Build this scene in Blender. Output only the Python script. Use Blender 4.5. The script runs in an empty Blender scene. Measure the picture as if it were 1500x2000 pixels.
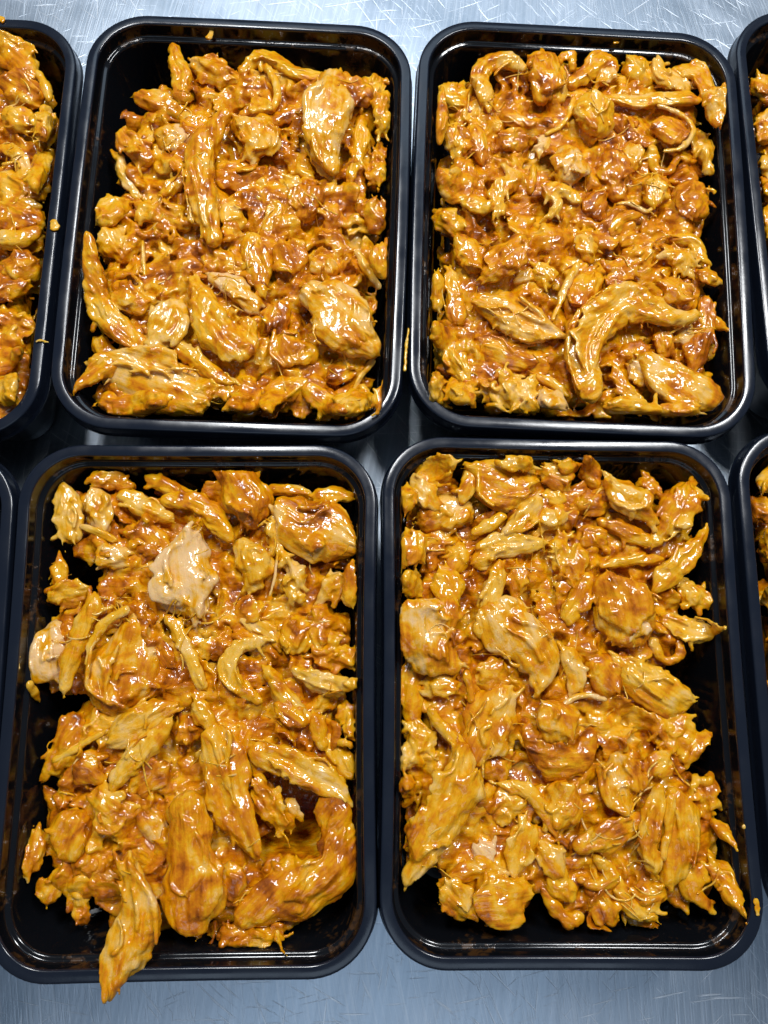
import bpy, math
import numpy as np
from mathutils import Matrix, Vector
C = bpy.context.scene.collection
S = bpy.context.scene
R = math.radians
rng = np.random.default_rng(7)

# ------------------------------------------------------------------ camera
cam = bpy.data.cameras.new('camera'); co = bpy.data.objects.new('camera', cam); C.objects.link(co)
RT_ = Vector((0.990858, 0.13195092, 0.02809581)); UP_ = Vector((-0.13490893, 0.96913245, 0.20635374)); FW_ = Vector((0, 0.20825763, -0.97807401))
M = Matrix((RT_, UP_, -FW_)).transposed().to_4x4(); M.translation = (0, 0, 0.27968)
co.matrix_world = M
cam.sensor_fit = 'VERTICAL'; cam.sensor_height = 36; cam.lens = 27.336
cam.clip_start = 0.01; cam.clip_end = 50
S.camera = co
# ------------------------------------------------------------------ world: dim bluish kitchen
w = bpy.data.worlds.new('World'); S.world = w; w.use_nodes = True
bg = w.node_tree.nodes['Background']; bg.inputs[0].default_value = (0.62, 0.78, 1.0, 1); bg.inputs[1].default_value = 0.12
# ------------------------------------------------------------------ ceiling lamps, and an added fill behind the viewer
def lamp(name, loc, size, energy, color, aim=(0, 0, -.05)):
    l = bpy.data.lights.new(name, 'AREA'); l.shape = 'RECTANGLE'; l.size, l.size_y = size; l.energy = energy; l.color = color
    o = bpy.data.objects.new(name, l); C.objects.link(o); o.location = loc
    d = Vector(aim) - Vector(loc); o.rotation_euler = d.to_track_quat('-Z', 'Y').to_euler(); return o
lamp('soft_panel', (-.10, 1.5, 1.45), (1.3, .4), 3.1, (.64, .82, 1))
lamp('ceiling_lamp', (-.26, .60, 1.0), (.12, .36), 8.4, (.97, .985, 1))
lamp('ceiling_lamp', (.36, .56, 1.0), (.12, .36), 8.4, (.97, .985, 1))
lamp('soft_panel', (.15, -.95, 1.9), (1.4, .5), 3.4, (.66, .82, 1))  # unseen lamp added behind the viewer to brighten the near steel
S.view_settings.view_transform = 'Standard'; S.view_settings.look = 'None'; S.view_settings.gamma = 1
S.view_settings.exposure = 0.08
S.cycles.max_bounces = 6; S.cycles.caustics_reflective = False; S.cycles.caustics_refractive = False
S.cycles.use_denoising = True

TRAYS = {
  'LT': (-0.20853, 0.15214, 0.11769, 0.13200, 0.18200, 0.00000, 0.00000),
  'TL': (-0.07331, 0.17195, 0.10520, 0.13258, 0.18138, -0.01033, 0.00113),
  'TR': (0.06250, 0.19094, 0.09480, 0.13323, 0.18058, -0.00199, 0.00114),
  'RT': (0.19681, 0.21854, 0.12780, 0.13200, 0.18200, 0.00000, 0.00000),
  'LB': (-0.18778, -0.03556, 0.16399, 0.13200, 0.18200, 0.00000, 0.00000),
  'BL': (-0.05828, -0.01430, 0.13973, 0.13111, 0.18204, -0.00690, -0.00149),
  'BR': (0.07176, 0.00578, 0.12207, 0.13099, 0.18337, -0.00446, -0.00136),
  'RB': (0.20447, 0.02856, 0.12294, 0.13200, 0.18200, 0.00000, 0.00000),
}
HEAPS = {
  'TL': (-6.0, [(-36.1, 82.1), (-16.7, 81.9), (9.4, 82.1), (45.2, 71.5), (57.8, 56.9), (57.8, -15.5), (57.8, -48.2), (57.8, -79.5), (50.8, -82.2), (31.7, -82.2), (12.6, -82.2), (-46.4, -82.2), (-57.7, -72.4), (-53.3, -57.3), (-57.8, -34.0), (-57.8, -12.2), (-57.4, 3.1), (-54.4, 36.6), (-47.7, 56.7), (-35.2, 62.3)], [(42.6, -66.6, 5)]),
  'TR': (-5.0, [(-37.6, 81.4), (-25.1, 81.5), (-3.4, 81.5), (10.0, 81.5), (37.5, 81.7), (56.8, 79.5), (58.1, 52.4), (57.9, 27.0), (55.4, 5.0), (58.0, -23.1), (56.3, -41.0), (56.4, -58.6), (55.3, -80.1), (39.0, -81.8), (-54.5, -81.8), (-58.1, -76.3), (-58.1, 49.5), (-57.3, 63.5), (-41.8, 67.0)], []),
  'BL': (-9.0, [(-57.0, 76.7), (-43.8, 82.0), (-20.3, 81.0), (5.5, 82.5), (23.0, 77.9), (56.6, 75.9), (57.1, 46.1), (57.1, -25.0), (56.7, -57.2), (44.3, -72.0), (32.8, -82.4), (10.5, -82.4), (-6.4, -80.9), (-25.9, -75.8), (-47.9, -72.2), (-57.0, -62.7), (-57.0, -42.7), (-52.9, -32.1), (-50.3, -7.5), (-39.6, -4.0), (-57.0, 7.0), (-56.9, 38.5), (-41.3, 46.3), (-55.3, 56.1)], [(-49.9, 47.4, 9), (35.9, -35.0, 11), (30.5, -44.7, 10), (40.8, -45.7, 10), (-52.0, -0.5, 8)]),
  'BR': (-7.0, [(-57.0, 77.9), (-45.7, 83.2), (-7.0, 83.2), (12.4, 83.2), (41.0, 76.3), (56.8, 70.4), (52.0, 60.3), (56.9, 55.3), (52.5, 40.5), (57.0, 22.6), (46.4, 8.0), (50.0, -8.5), (53.2, -28.2), (57.0, -50.5), (57.0, -73.1), (42.8, -69.4), (31.3, -79.3), (-0.9, -81.0), (-11.4, -72.9), (-18.7, -79.5), (-41.7, -77.9), (-45.2, -68.1), (-57.0, -60.7), (-57.0, -27.9), (-57.0, 71.9)], [(38.8, 9.0, 5), (-8.8, -75.0, 6)]),
  'LT': (-5.0, [(7.9, 82.5), (39.4, 82.5), (44.9, 81.2), (52.1, 63.8), (57.0, 46.7), (57.5, 5.5), (57.5, -38.4), (57.5, -75.9), (56.9, -82.5), (15.8, -82.5)], [(43.2, -30.8, 3)]),
  'RT': (-6.0, [(-53.8, 71.6), (-14.8, 72.7), (-40.4, -82.5), (-57.5, -82.5), (-57.5, -48.1)], []),
  'RB': (-6.0, [(-55.7, 68.3), (-46.8, 82.5), (-13.7, 82.5), (-21.7, -34.1), (-56.5, -34.3), (-56.1, 20.8)], []),
}
PIECES = """
@TL
crumb -3 .4 .4|-18.5,83.3,-2.4,1.4;-17.4,87.5,-2.4,1.2|brownish crumb stuck high on the far inner wall of the upper left tray
strip 5 .55 0|-33.8,80.3,-6.0,2.4;-30.6,70.0,-6.0,4.1;-27.9,57.9,-6.0,4.0|upright glossy orange finger of chicken, topmost left in the heap of the upper left tray
chunk 3 .5 .6|-24.2,73.4,-7.8,3.8;-16.8,70.3,-7.8,5.4;-7.8,68.7,-7.8,5.4|orange nub with a pale pink patch right of the upright finger, upper left tray
strip 4 .4 0|-3.8,72.2,-6.9,2.4;3.0,78.8,-6.9,3.0;10.2,77.1,-6.9,2.9;18.8,72.0,-6.9,2.9;28.5,70.4,-6.9,2.1|arched fibrous strip bridging the top edge of the heap in the upper left tray
strip 4 .35 0|6.2,74.1,-6.9,1.6;10.3,66.1,-6.9,1.7;11.2,59.3,-6.9,1.7;8.7,52.3,-6.9,1.3|thin yellow strand hanging in a curl under the arched strip, upper left tray
chunk 7 .45 .5|34.7,66.4,-4.2,6.8;34.6,52.8,-4.2,9.1;32.9,38.1,-4.2,7.7;36.4,23.8,-4.2,3.0|large streaked chunk with a pale front, upper right of the upper left tray
chunk 5 .85 0|38.9,62.6,-6.0,7.3;47.8,61.7,-6.0,6.2|reddish brown glossy knob behind the large streaked chunk, upper left tray
shred 1 .6 0|53.0,70.6,-9.6,4.2;56.3,53.3,-5.1,4.1;56.6,45.1,-6.6,2.8|ragged chicken bit at the upper right corner of the heap, upper left tray
strip 8 .55 .3|-10.2,45.8,-3.3,4.2;-16.7,32.3,-3.3,5.7;-18.5,19.3,-3.3,5.7;-14.7,5.5,-3.3,5.6;-10.0,-9.2,-3.3,3.6|long curved strip running down the middle of the upper left tray
chunk 5 .5 .5|-4.2,44.3,-6.0,4.2;5.0,37.4,-6.0,6.5;2.5,30.1,-6.0,4.2|blocky piece with one pale side, right of the long curved strip, upper left tray
strip 2 .4 .2|-45.6,57.9,-8.7,4.0;-37.1,55.6,-8.7,4.3;-28.6,51.9,-8.7,3.5;-22.4,48.2,-8.7,2.4|twisted strip left of the long curved strip near the top, upper left tray
chunk 3 .45 0|3.7,54.2,-7.8,4.5;6.2,53.0,-7.8,4.3|small bright yellow lump above the blocky piece, upper left tray
strip 2 .7 0|11.0,49.2,-8.7,2.4;18.4,53.6,-8.7,2.8;24.2,56.6,-8.7,2.1|brown strip slanting up toward the large streaked chunk, upper left tray
chunk 2 .6 .2|-48.5,38.9,-8.7,4.7;-41.9,29.9,-8.7,7.2|rounded orange lump at the left edge of the heap, upper left tray
chunk 3 .35 1|-33.1,38.3,-7.8,4.7;-27.9,37.9,-7.8,4.9|pale pink bulb beside the rounded orange lump, upper left tray
chunk 1 .6 0|-55.5,-1.4,-7.1,5.0;-49.2,6.8,-9.6,5.7|orange shoulder low on the left flank of the heap, upper left tray
strip 1 .3 .2|-53.1,30.0,-9.6,1.9;-50.7,22.3,-9.6,2.6;-44.7,13.5,-9.6,1.8|pale crescent strip below the rounded orange lump, upper left tray
shred 3 .5 .2|-41.5,3.5,-7.8,4.6;-32.4,2.6,-7.8,5.5;-23.0,-0.8,-7.8,4.6|nest of pale shreds left of the long curved strip's lower end, upper left tray
strip 3 .45 0|24.9,43.1,-7.8,2.1;28.9,32.7,-7.8,2.6;35.8,22.5,-7.8,2.1|forked finger hanging from the large streaked chunk, upper left tray
strip 2 .55 0|47.0,51.6,-8.7,2.8;46.8,38.2,-8.7,3.1;43.2,24.8,-8.7,2.1|fibrous ribbon near the right wall, beside the large streaked chunk, upper left tray
shred 0 .6 0|54.5,38.6,-10.5,3.6;53.8,23.9,-10.5,3.5|dark loose shreds against the right wall, upper left tray
chunk 3 .75 0|25.7,15.5,-7.8,5.8;26.1,5.3,-7.8,4.8|orange sauce covered lump right of the middle, upper left tray
strip 3 .35 .2|5.6,13.3,-7.8,2.5;13.9,8.5,-7.8,2.9;11.1,-1.1,-7.8,3.4|pale yellow curl right of the long curved strip's lower end, upper left tray
chunk 2 .4 0|-5.6,7.6,-8.7,4.1;-1.7,0.7,-8.7,4.6|yellow facet tucked against the long curved strip, upper left tray
chunk 2 .65 0|53.5,10.9,-8.7,6.0;55.5,2.0,-8.7,4.8|orange lump against the right wall at mid height, upper left tray
strip 3 .45 0|-25.8,19.6,-7.8,2.5;-32.1,12.8,-7.8,2.3|short yellow strip joining the long curved strip from the left, upper left tray
chunk 1 .6 .1|35.1,9.4,-9.6,3.9;36.5,3.0,-9.6,3.5|small round lump between two orange lumps, upper left tray
chunk 2 .4 0|17.8,20.3,-8.7,3.3;21.4,18.5,-8.7,2.8|tiny yellow nugget above the orange sauce covered lump, upper left tray
chunk 0 .7 .2|-13.8,22.0,-10.5,5.1;2.4,22.8,-10.5,5.8;8.0,25.7,-10.5,4.7|brown meat sunk under the blocky piece, upper left tray
strip 5 .55 .1|-57.8,-15.2,2.0,3.1;-56.8,-25.1,-1.5,4.2;-53.8,-36.9,-6.0,5.0;-47.4,-46.2,-6.0,5.0;-40.3,-51.8,-6.0,4.4;-34.6,-54.5,-6.0,2.6|long curved finger leaning on the left wall, upper left tray
chunk 4 .6 .4|-45.9,-30.1,-6.9,4.9;-39.8,-37.1,-6.9,5.8;-32.7,-35.6,-6.9,3.5|blunt piece beside the finger that leans on the left wall, upper left tray
chunk 6 .4 .3|-23.7,-40.3,-5.1,6.6;-25.2,-48.1,-5.1,6.8;-28.9,-55.2,-5.1,5.4|pale rounded knuckle at the lower left of the upper left tray
slab 5 .4 .4|-51.0,-63.8,-6.0,5.0;-37.9,-65.6,-6.0,8.7;-23.5,-70.8,-6.0,9.9;-12.2,-77.2,-6.0,7.5|broad flat sheet with torn fibres, lower left of the upper left tray
strip 6 .55 0|-57.5,-73.8,-4.6,0.9;-52.3,-68.9,-5.1,3.2;-45.4,-62.9,-5.1,4.8|pointed spur at the left end of the broad flat sheet, upper left tray
chunk 7 .5 .1|-15.5,-30.3,-4.2,4.2;-10.4,-39.6,-4.2,6.0;-4.2,-50.0,-4.2,7.2;4.2,-53.2,-4.2,5.7;5.3,-44.9,-4.2,4.4|folded yellow piece with a sauce fold, low centre of the upper left tray
strip 5 .4 .9|-8.5,-25.4,-6.0,3.1;0.7,-29.8,-6.0,4.5;6.7,-36.8,-6.0,3.8|pinkish strip above the folded yellow piece, upper left tray
chunk 8 .45 .6|29.9,-32.4,-3.3,6.1;40.1,-39.2,-3.3,10.4;48.2,-49.5,-3.3,10.7;54.8,-53.9,-3.3,5.4|largest smooth round muscle with a white glint, lower right of the upper left tray
chunk 3 .8 0|17.6,-36.7,-7.8,4.5;15.8,-44.0,-7.8,4.9|reddish brown lump left of the largest smooth muscle, upper left tray
chunk 5 .55 .1|22.8,-49.3,-6.0,4.8;22.1,-56.3,-6.0,5.0;30.8,-54.8,-6.0,5.7|double orange lump below the largest smooth muscle, upper left tray
strip 6 .5 0|-22.6,-52.7,-5.1,2.2;-13.3,-60.4,-5.1,3.3;-5.4,-65.9,-5.1,2.8;0.2,-69.1,-5.1,1.5|tapered ribbon sliding down right of the pale knuckle, upper left tray
chunk 4 .75 0|5.3,-68.2,-6.9,4.8;7.9,-76.2,-6.9,5.6;3.6,-82.0,2.1,3.8|brown folded scrap at the bottom centre of the upper left tray
shred 4 .4 0|-12.8,-72.4,-6.9,4.3;-3.3,-69.7,-6.9,4.3;1.4,-75.3,-6.9,2.2|curled shreds on the right end of the broad flat sheet, upper left tray
strip 4 .6 0|16.1,-82.4,2.1,2.7;18.5,-72.3,-6.9,4.8;24.9,-69.2,-6.9,4.4;28.6,-67.9,-6.9,2.2|bent orange strip at the bottom edge, right of the brown scrap, upper left tray
strip 4 .65 0|31.5,-70.7,-6.9,3.7;38.2,-76.2,-6.9,3.9;43.2,-81.9,2.1,4.0|V shaped orange strip at the bottom edge of the upper left tray
chunk 3 .4 .1|46.3,-81.6,2.2,4.8;52.2,-73.0,-7.8,6.0|bright yellow lump in the bottom right corner of the upper left tray
chunk 0 .5 0|58.3,-73.0,2.0,1.7;58.2,-79.6,2.0,1.9|sliver seen against the wall in the bottom right corner, upper left tray
chunk 4 .7 0|19.7,-12.0,-6.9,5.9;22.3,-18.7,-6.9,5.6|crumbly orange ball right of the centre, upper left tray
strip 4 .65 0|5.4,-9.5,-6.9,5.0;7.7,-19.3,-6.9,4.5;10.1,-30.2,-6.9,2.5|orange finger pointing down beside the crumbly ball, upper left tray
chunk 4 .4 .7|31.2,-15.8,-6.9,4.3;37.5,-19.8,-6.9,4.7|pale pinkish lump above the largest smooth muscle, upper left tray
strip 3 .3 .2|47.9,-10.8,-7.8,1.8;51.6,-18.1,-7.8,2.3;56.8,-24.7,-7.8,1.6|pale looped strand near the right wall, above the largest smooth muscle, upper left tray
chunk 1 .6 0|57.7,-15.1,2.4,3.5;57.8,-24.7,2.4,3.3|orange scrap against the right wall above the largest smooth muscle, upper left tray
chunk 1 .5 .2|-53.5,-6.7,-9.6,5.5;-47.1,-15.2,-9.6,5.0|yellow brown lump behind the finger that leans on the left wall, upper left tray
shred 3 .65 .5|-12.9,-14.7,-7.8,5.2;-3.7,-18.0,-7.8,5.2;4.6,-24.4,-7.8,2.5|crumbly brown shreds above the pinkish strip, upper left tray
strip 3 .3 0|-39.2,-9.6,-7.8,0.8;-37.6,-20.7,-7.8,1.0;-35.8,-28.6,-7.8,0.8|single pale strand standing upright left of centre, upper left tray
chunk 0 .8 0|39.7,-63.2,-10.5,4.0;45.2,-60.6,-10.5,3.8|dark lump beside the hole in the lower right of the upper left tray
strip 2 .3 .3|48.2,-68.8,-8.7,0.9;51.3,-62.3,-8.7,1.5;55.0,-57.4,-8.7,1.5|pale torn tail hanging over the hole in the upper left tray
chunk 1 .6 .1|-47.6,-77.3,-9.6,4.1;-36.6,-79.1,-9.6,6.0;-23.4,-81.5,2.4,5.2|lower lip of chicken under the broad flat sheet, upper left tray
chunk -1 .5 .1|-54.1,-51.1,-11.4,2.4;-50.4,-54.5,-11.4,2.9|yellow edge peeping out beneath the finger on the left wall, upper left tray
@TR
crumb 0 .4 0|-68.8,-69.4,0.6,0.6;-68.5,-60.3,0.6,0.7;-67.9,-52.1,0.6,0.5|long thin amber smear down the left rim of the upper right tray
crumb -3 .3 .2|16.5,85.5,-2.4,0.8;18.1,86.0,-2.4,0.7|tiny pale crumb on the far inner wall of the upper right tray
strip 6 .5 .3|-38.5,56.2,-4.1,3.5;-40.7,66.9,-4.1,3.8;-35.5,73.9,-4.1,3.8;-28.2,75.0,-4.1,3.8;-23.4,72.2,-4.1,2.5|hooked ring shaped piece at the upper left of the upper right tray
chunk 6 .65 .1|-16.6,76.9,-4.1,5.5;-13.4,67.4,-4.1,6.9;-15.0,57.6,-4.1,4.2|orange lobed lump at the top of the heap in the upper right tray
strip 5 .65 0|-7.9,77.1,-5.0,2.3;-2.5,80.5,-5.0,2.5;-1.0,74.4,-5.0,1.3|small curled tip behind the lobed lump, upper right tray
strip 4 .45 0|-6.6,71.8,-5.9,3.6;-7.8,60.8,-5.9,4.0|yellow upright strip right of the lobed lump, upper right tray
strip 5 .65 0|-1.6,66.5,-5.0,2.7;4.8,71.7,-5.0,3.4;12.4,80.2,-5.0,3.8;16.6,76.2,-5.0,3.0|folded orange loop at the top centre of the upper right tray
chunk 4 .1 1|11.4,68.7,-5.9,2.3;15.7,72.6,-5.9,3.2|whitish pink tip poking out of the folded loop, upper right tray
slab 7 .45 0|6.1,57.0,-3.2,7.5;7.5,46.4,-3.2,7.8|broad flat yellow facet in the upper middle, upper right tray
strip 5 .35 0|-0.7,59.3,-5.0,1.0;-2.9,50.7,-5.0,1.2;-7.1,44.6,-5.0,1.2;-12.3,41.3,-5.0,0.9|pale thread curving left off the yellow facet, upper right tray
chunk 2 .5 0|-48.6,62.2,-7.7,3.8;-51.6,57.2,-7.7,4.6;-46.3,55.1,-7.7,3.1|flat yellow flake at the left edge near the top, upper right tray
strip 2 .6 0|-58.6,50.1,2.3,2.0;-58.3,41.4,2.3,2.8;-58.5,30.0,2.3,2.2|narrow flap standing against the left wall near the top, upper right tray
chunk 3 .6 .1|-50.9,42.2,-6.8,4.8;-49.2,31.7,-6.8,5.1|folded orange lump on the left, below the flat flake, upper right tray
strip 4 .6 0|-42.2,40.8,-5.9,3.7;-39.5,29.3,-5.9,3.5|orange tongue right of the folded lump, upper right tray
chunk 5 .55 .3|-57.1,13.0,2.5,6.1;-51.1,13.0,-5.0,6.5;-45.6,17.9,-5.0,4.3|plump pair of lobes on the left wall at upper mid height, upper right tray
strip 3 .5 .5|-28.6,50.6,-6.8,3.3;-19.2,45.2,-6.8,4.0;-9.2,48.2,-6.8,2.7|brownish tongue below the lobed lump, upper right tray
chunk 3 .7 .6|-29.6,37.5,-6.8,6.0;-22.3,39.1,-6.8,3.5|crumbly brown lump left of centre, upper right tray
chunk 6 .5 0|-44.5,4.9,-4.1,3.6;-38.5,4.7,-4.1,4.4|short barrel shaped orange stub left of centre, upper right tray
chunk 6 .4 1|-3.8,31.2,-4.1,5.9;-3.4,22.0,-4.1,6.7|rough pinkish cut chunk in the middle of the upper half, upper right tray
strip 6 .4 .1|-0.5,10.8,-4.1,2.4;-6.6,14.4,-4.1,3.2;-12.7,14.0,-4.1,2.6;-8.2,8.1,-4.1,2.0;-11.2,2.3,-4.1,1.6|hook shaped curl below the pinkish cut chunk, upper right tray
strip 5 .4 .2|-29.8,24.5,-5.0,2.2;-25.7,19.0,-5.0,2.8;-32.8,14.1,-5.0,3.6;-32.3,5.1,-5.0,3.2|kinked pale strip above the curl's left side, upper right tray
chunk 3 .45 0|25.2,77.1,-6.8,4.7;30.9,71.3,-6.8,5.5|yellow folded piece right of the folded loop, upper right tray
slab 6 .4 .3|35.5,80.2,-4.1,1.9;36.3,72.9,-4.1,3.4;40.4,68.3,-4.1,3.8|upright square ended tip in the top row, upper right tray
chunk 4 .3 .4|40.2,72.3,-5.9,4.2;46.4,66.5,-5.9,4.9|pale curved scrap under the square ended tip, upper right tray
strip 5 .6 .2|44.2,74.2,-5.0,3.6;51.7,75.9,-5.0,4.7;56.6,69.6,-4.5,4.6;57.2,58.3,-2.5,3.1|big loop of meat in the top right corner of the upper right tray
chunk 4 .45 .5|57.0,55.7,2.1,6.3;57.0,49.8,0.6,4.9|smooth beige lobe at the right edge near the top, upper right tray
strip 7 .35 .1|15.6,58.7,-3.2,2.1;25.0,57.5,-3.2,2.9;35.5,59.4,-3.2,2.9;46.1,60.6,-3.2,3.1;51.9,60.4,-3.2,1.9|long pale strip lying level across the upper right of the upper right tray
chunk 5 .8 0|37.8,44.9,-5.0,6.0;42.4,44.0,-5.0,5.6|brown knob ringed by a thin strand, upper right tray
strip 8 .2 .1|35.0,55.6,-2.3,0.9;44.3,51.4,-2.3,1.0;48.7,44.6,-2.3,1.0;43.6,36.1,-2.3,1.0;36.3,33.9,-2.3,0.9|thin pale strand looping round the brown knob, upper right tray
shred 2 .75 .3|20.0,50.7,-7.7,4.7;25.2,47.4,-7.7,5.8;29.2,41.7,-7.7,3.1|brown tangle of shreds left of the ringed knob, upper right tray
chunk 4 .75 0|48.4,17.0,-5.9,8.2;49.6,9.1,-5.9,6.1|smooth orange dome of sauce at the right edge, upper right tray
chunk 3 .55 0|33.4,20.2,-6.8,6.2;33.2,14.5,-6.8,4.1|yellow lump left of the smooth orange dome, upper right tray
chunk 3 .4 .4|24.6,37.2,-6.8,3.9;23.8,29.0,-6.8,3.3|upright pale bar above the yellow lump, upper right tray
chunk 2 .85 0|15.4,33.8,-7.7,5.2;16.2,24.5,-7.7,6.0;18.6,15.4,-7.7,4.1|dark orange hollow of glossy sauce in the middle, upper right tray
strip 4 .5 .1|32.6,35.8,-5.9,3.1;33.8,27.7,-5.9,2.1;39.0,26.9,-5.9,1.6;42.9,34.1,-5.9,1.4|J shaped strip right of the upright pale bar, upper right tray
shred 2 .5 .2|54.7,45.6,-7.7,5.0;55.3,36.1,-7.7,3.7|fibrous clump at the right edge below the beige lobe, upper right tray
strip 5 .2 .2|17.0,10.1,-5.0,1.0;22.2,10.6,-5.0,1.2;28.2,7.3,-5.0,1.0;31.8,9.6,-5.0,0.8|thin wavy thread above the ring piece near the centre, upper right tray
chunk 2 .3 .4|-11.7,41.7,-7.7,2.5;-14.3,33.8,-7.7,2.3|pale sliver above the pinkish cut chunk's left side, upper right tray
strip 4 .5 0|-17.9,24.7,-5.9,1.6;-18.9,15.5,-5.9,2.2|short yellow prong left of the pinkish cut chunk, upper right tray
chunk 2 .55 0|-56.2,0.7,-7.2,4.6;-49.0,-2.5,-7.7,5.5|orange hump on the left wall at mid height, upper right tray
strip 4 .55 0|15.0,-1.8,-5.9,2.6;18.2,4.5,-5.9,2.8;24.4,5.4,-5.9,1.8|C shaped ring piece right of the middle, upper right tray
chunk 1 .8 0|4.8,8.4,-8.6,4.5;11.1,15.6,-8.6,3.5|glossy dark lump between the curl and the wavy thread, upper right tray
chunk 5 .7 .2|-46.6,-13.1,-5.0,5.8;-42.5,-21.1,-5.0,6.1|plump brown lump at the left of the lower half, upper right tray
chunk 7 .65 .3|-25.0,-10.8,-3.2,5.2;-29.9,-19.8,-3.2,5.9;-36.3,-26.0,-3.2,4.3|oval grooved chunk right of the plump brown lump, upper right tray
strip 1 .5 0|-57.3,-28.3,-4.1,2.7;-56.8,-37.4,-7.1,3.0|yellow strip against the left wall, level with the leaf shaped slab, upper right tray
strip 3 .4 .1|-51.7,-24.3,-6.8,1.4;-49.5,-33.9,-6.8,3.7;-47.9,-42.4,-6.8,4.1|pale streaked strip between the left wall and the leaf shaped slab, upper right tray
slab 8 .45 .7|-39.7,-38.9,-2.3,3.3;-30.0,-41.6,-2.3,7.6;-21.2,-45.8,-2.3,8.1;-12.5,-49.0,-2.3,4.8;-8.2,-50.9,-2.3,1.7|smooth leaf shaped slab left of the centre, upper right tray
slab 4 .7 .3|-40.0,-52.9,-5.9,3.9;-32.2,-57.2,-5.9,4.8;-22.4,-59.3,-5.9,4.8;-15.1,-57.4,-5.9,3.5|brown slab tucked under the leaf shaped slab, upper right tray
slab 5 .45 0|-15.2,-20.1,-5.0,3.0;-12.2,-25.9,-5.0,4.7|yellow creased fold above the leaf shaped slab, upper right tray
strip 7 .25 0|-0.7,-19.8,-3.2,1.4;-5.3,-29.2,-3.2,1.8;-8.3,-36.8,-3.2,1.4;-10.8,-43.3,-3.2,1.0|pale Y shaped strand pointing down at the leaf shaped slab, upper right tray
strip 4 .4 .8|-23.5,-25.5,-5.9,2.6;-19.0,-23.1,-5.9,2.6|small ribbed stub above the leaf shaped slab, upper right tray
chunk 3 .75 0|6.8,-23.4,-6.8,6.2;-0.4,-32.4,-6.8,6.3;-2.5,-40.0,-6.8,4.3|glossy amber hollow left of the biggest hook, upper right tray
strip 9 .5 .3|2.8,-73.1,-1.4,4.5;0.1,-63.1,-1.4,5.7;1.2,-53.9,-1.4,6.3;6.2,-44.3,-1.4,6.8;14.7,-37.1,-1.4,6.4;22.5,-37.2,-1.4,5.4;31.2,-40.4,-1.4,5.0;39.0,-41.1,-1.4,4.3;44.0,-39.8,-1.4,2.5|thickest hooked piece, arching across the lower right, upper right tray
strip 3 .9 0|52.1,-31.9,-6.8,3.4;51.5,-43.7,-6.8,3.9;47.5,-54.4,-6.8,4.9;45.3,-59.7,-6.8,2.7|dark red brown strip down the right edge, upper right tray
chunk 4 .6 .4|50.3,-20.0,-5.9,2.8;56.2,-22.4,-5.9,2.8|brown edge curl above the dark strip, upper right tray
strip 2 .65 .2|54.7,-38.8,-7.7,2.8;57.1,-41.3,-6.7,2.4;58.3,-45.2,-1.7,0.8|small pointed spur sticking out at the right, upper right tray
strip 8 .5 .4|27.0,-60.4,-2.3,4.6;32.5,-66.3,-2.3,6.1;40.1,-70.5,-2.3,6.9;48.2,-72.6,-2.3,5.9|thick ridged roll pointing right at the bottom, upper right tray
chunk 5 .4 1|21.1,-62.7,-5.0,3.5;25.8,-65.5,-5.0,3.9|pinkish smooth patch of meat inside the hook, upper right tray
strip 6 .5 0|13.9,-63.4,-4.1,1.9;17.6,-71.4,-4.1,2.7;23.7,-76.6,-4.1,1.9|yellow ribbon below the pinkish patch, upper right tray
chunk 4 .5 .1|10.5,-81.0,2.1,5.6;18.9,-81.3,2.1,4.6;27.4,-81.7,2.1,3.5|yellow lump at the bottom edge with a dark bead at its end, upper right tray
chunk 2 .45 .6|31.1,-81.4,2.3,4.5;40.4,-81.2,2.3,4.8|pale smooth base beneath the thick ridged roll, upper right tray
strip 3 .55 0|-57.9,-53.4,2.2,3.8;-52.1,-54.1,-6.8,4.9;-48.5,-62.3,-6.8,4.8;-45.0,-69.3,-6.8,2.9|long fibrous strip down the left side of the lower half, upper right tray
chunk 3 .55 0|-57.7,-74.2,1.7,4.1;-54.4,-77.9,-6.8,5.0|rounded lobe against the left wall near the bottom, upper right tray
chunk 4 .65 .1|-47.4,-73.8,-5.9,4.6;-47.7,-81.2,2.1,4.8|glossy orange lobe in the bottom left corner, upper right tray
shred 5 .3 .1|-32.2,-75.4,-5.0,5.7;-22.6,-77.0,-5.0,5.9;-28.4,-68.2,-5.0,4.4|noodle like heap of pale shreds at the bottom left, upper right tray
chunk 3 .2 .9|-12.6,-75.9,-6.8,5.0;-11.0,-81.5,2.2,4.1|smooth pale patch between the noodle heap and the hook, upper right tray
strip 5 .4 .1|-17.3,-66.6,-5.0,1.7;-11.0,-69.9,-5.0,2.3;-5.3,-74.1,-5.0,1.5|yellow ribbon lying over the noodle heap's right side, upper right tray
chunk 2 .6 .1|20.2,-56.4,-7.7,4.7;27.2,-54.0,-7.7,3.9|yellow brown lump inside the bend of the hook, upper right tray
shred 5 .65 .7|27.7,-9.1,-5.0,6.6;20.4,-17.1,-5.0,6.6;14.2,-24.5,-5.0,3.0|rough crumbly brown mass above the hook, upper right tray
shred 5 .4 .4|39.7,-11.7,-5.0,5.4;44.5,-16.9,-5.0,5.0|nest of beige shreds right of the crumbly mass, upper right tray
strip 4 .4 0|39.3,-4.0,-5.9,1.8;47.4,-4.7,-5.9,2.4;51.6,-12.2,-5.9,2.2|pale yellow arch over the nest of beige shreds, upper right tray
chunk 3 .5 .3|2.0,-6.1,-6.8,3.8;5.4,-13.1,-6.8,3.4|wet yellow lump above the amber hollow, upper right tray
chunk 5 .7 .3|36.1,-26.6,-5.0,5.0;43.4,-30.0,-5.0,4.5|brown sheet lying against the hook's upper side, upper right tray
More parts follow.
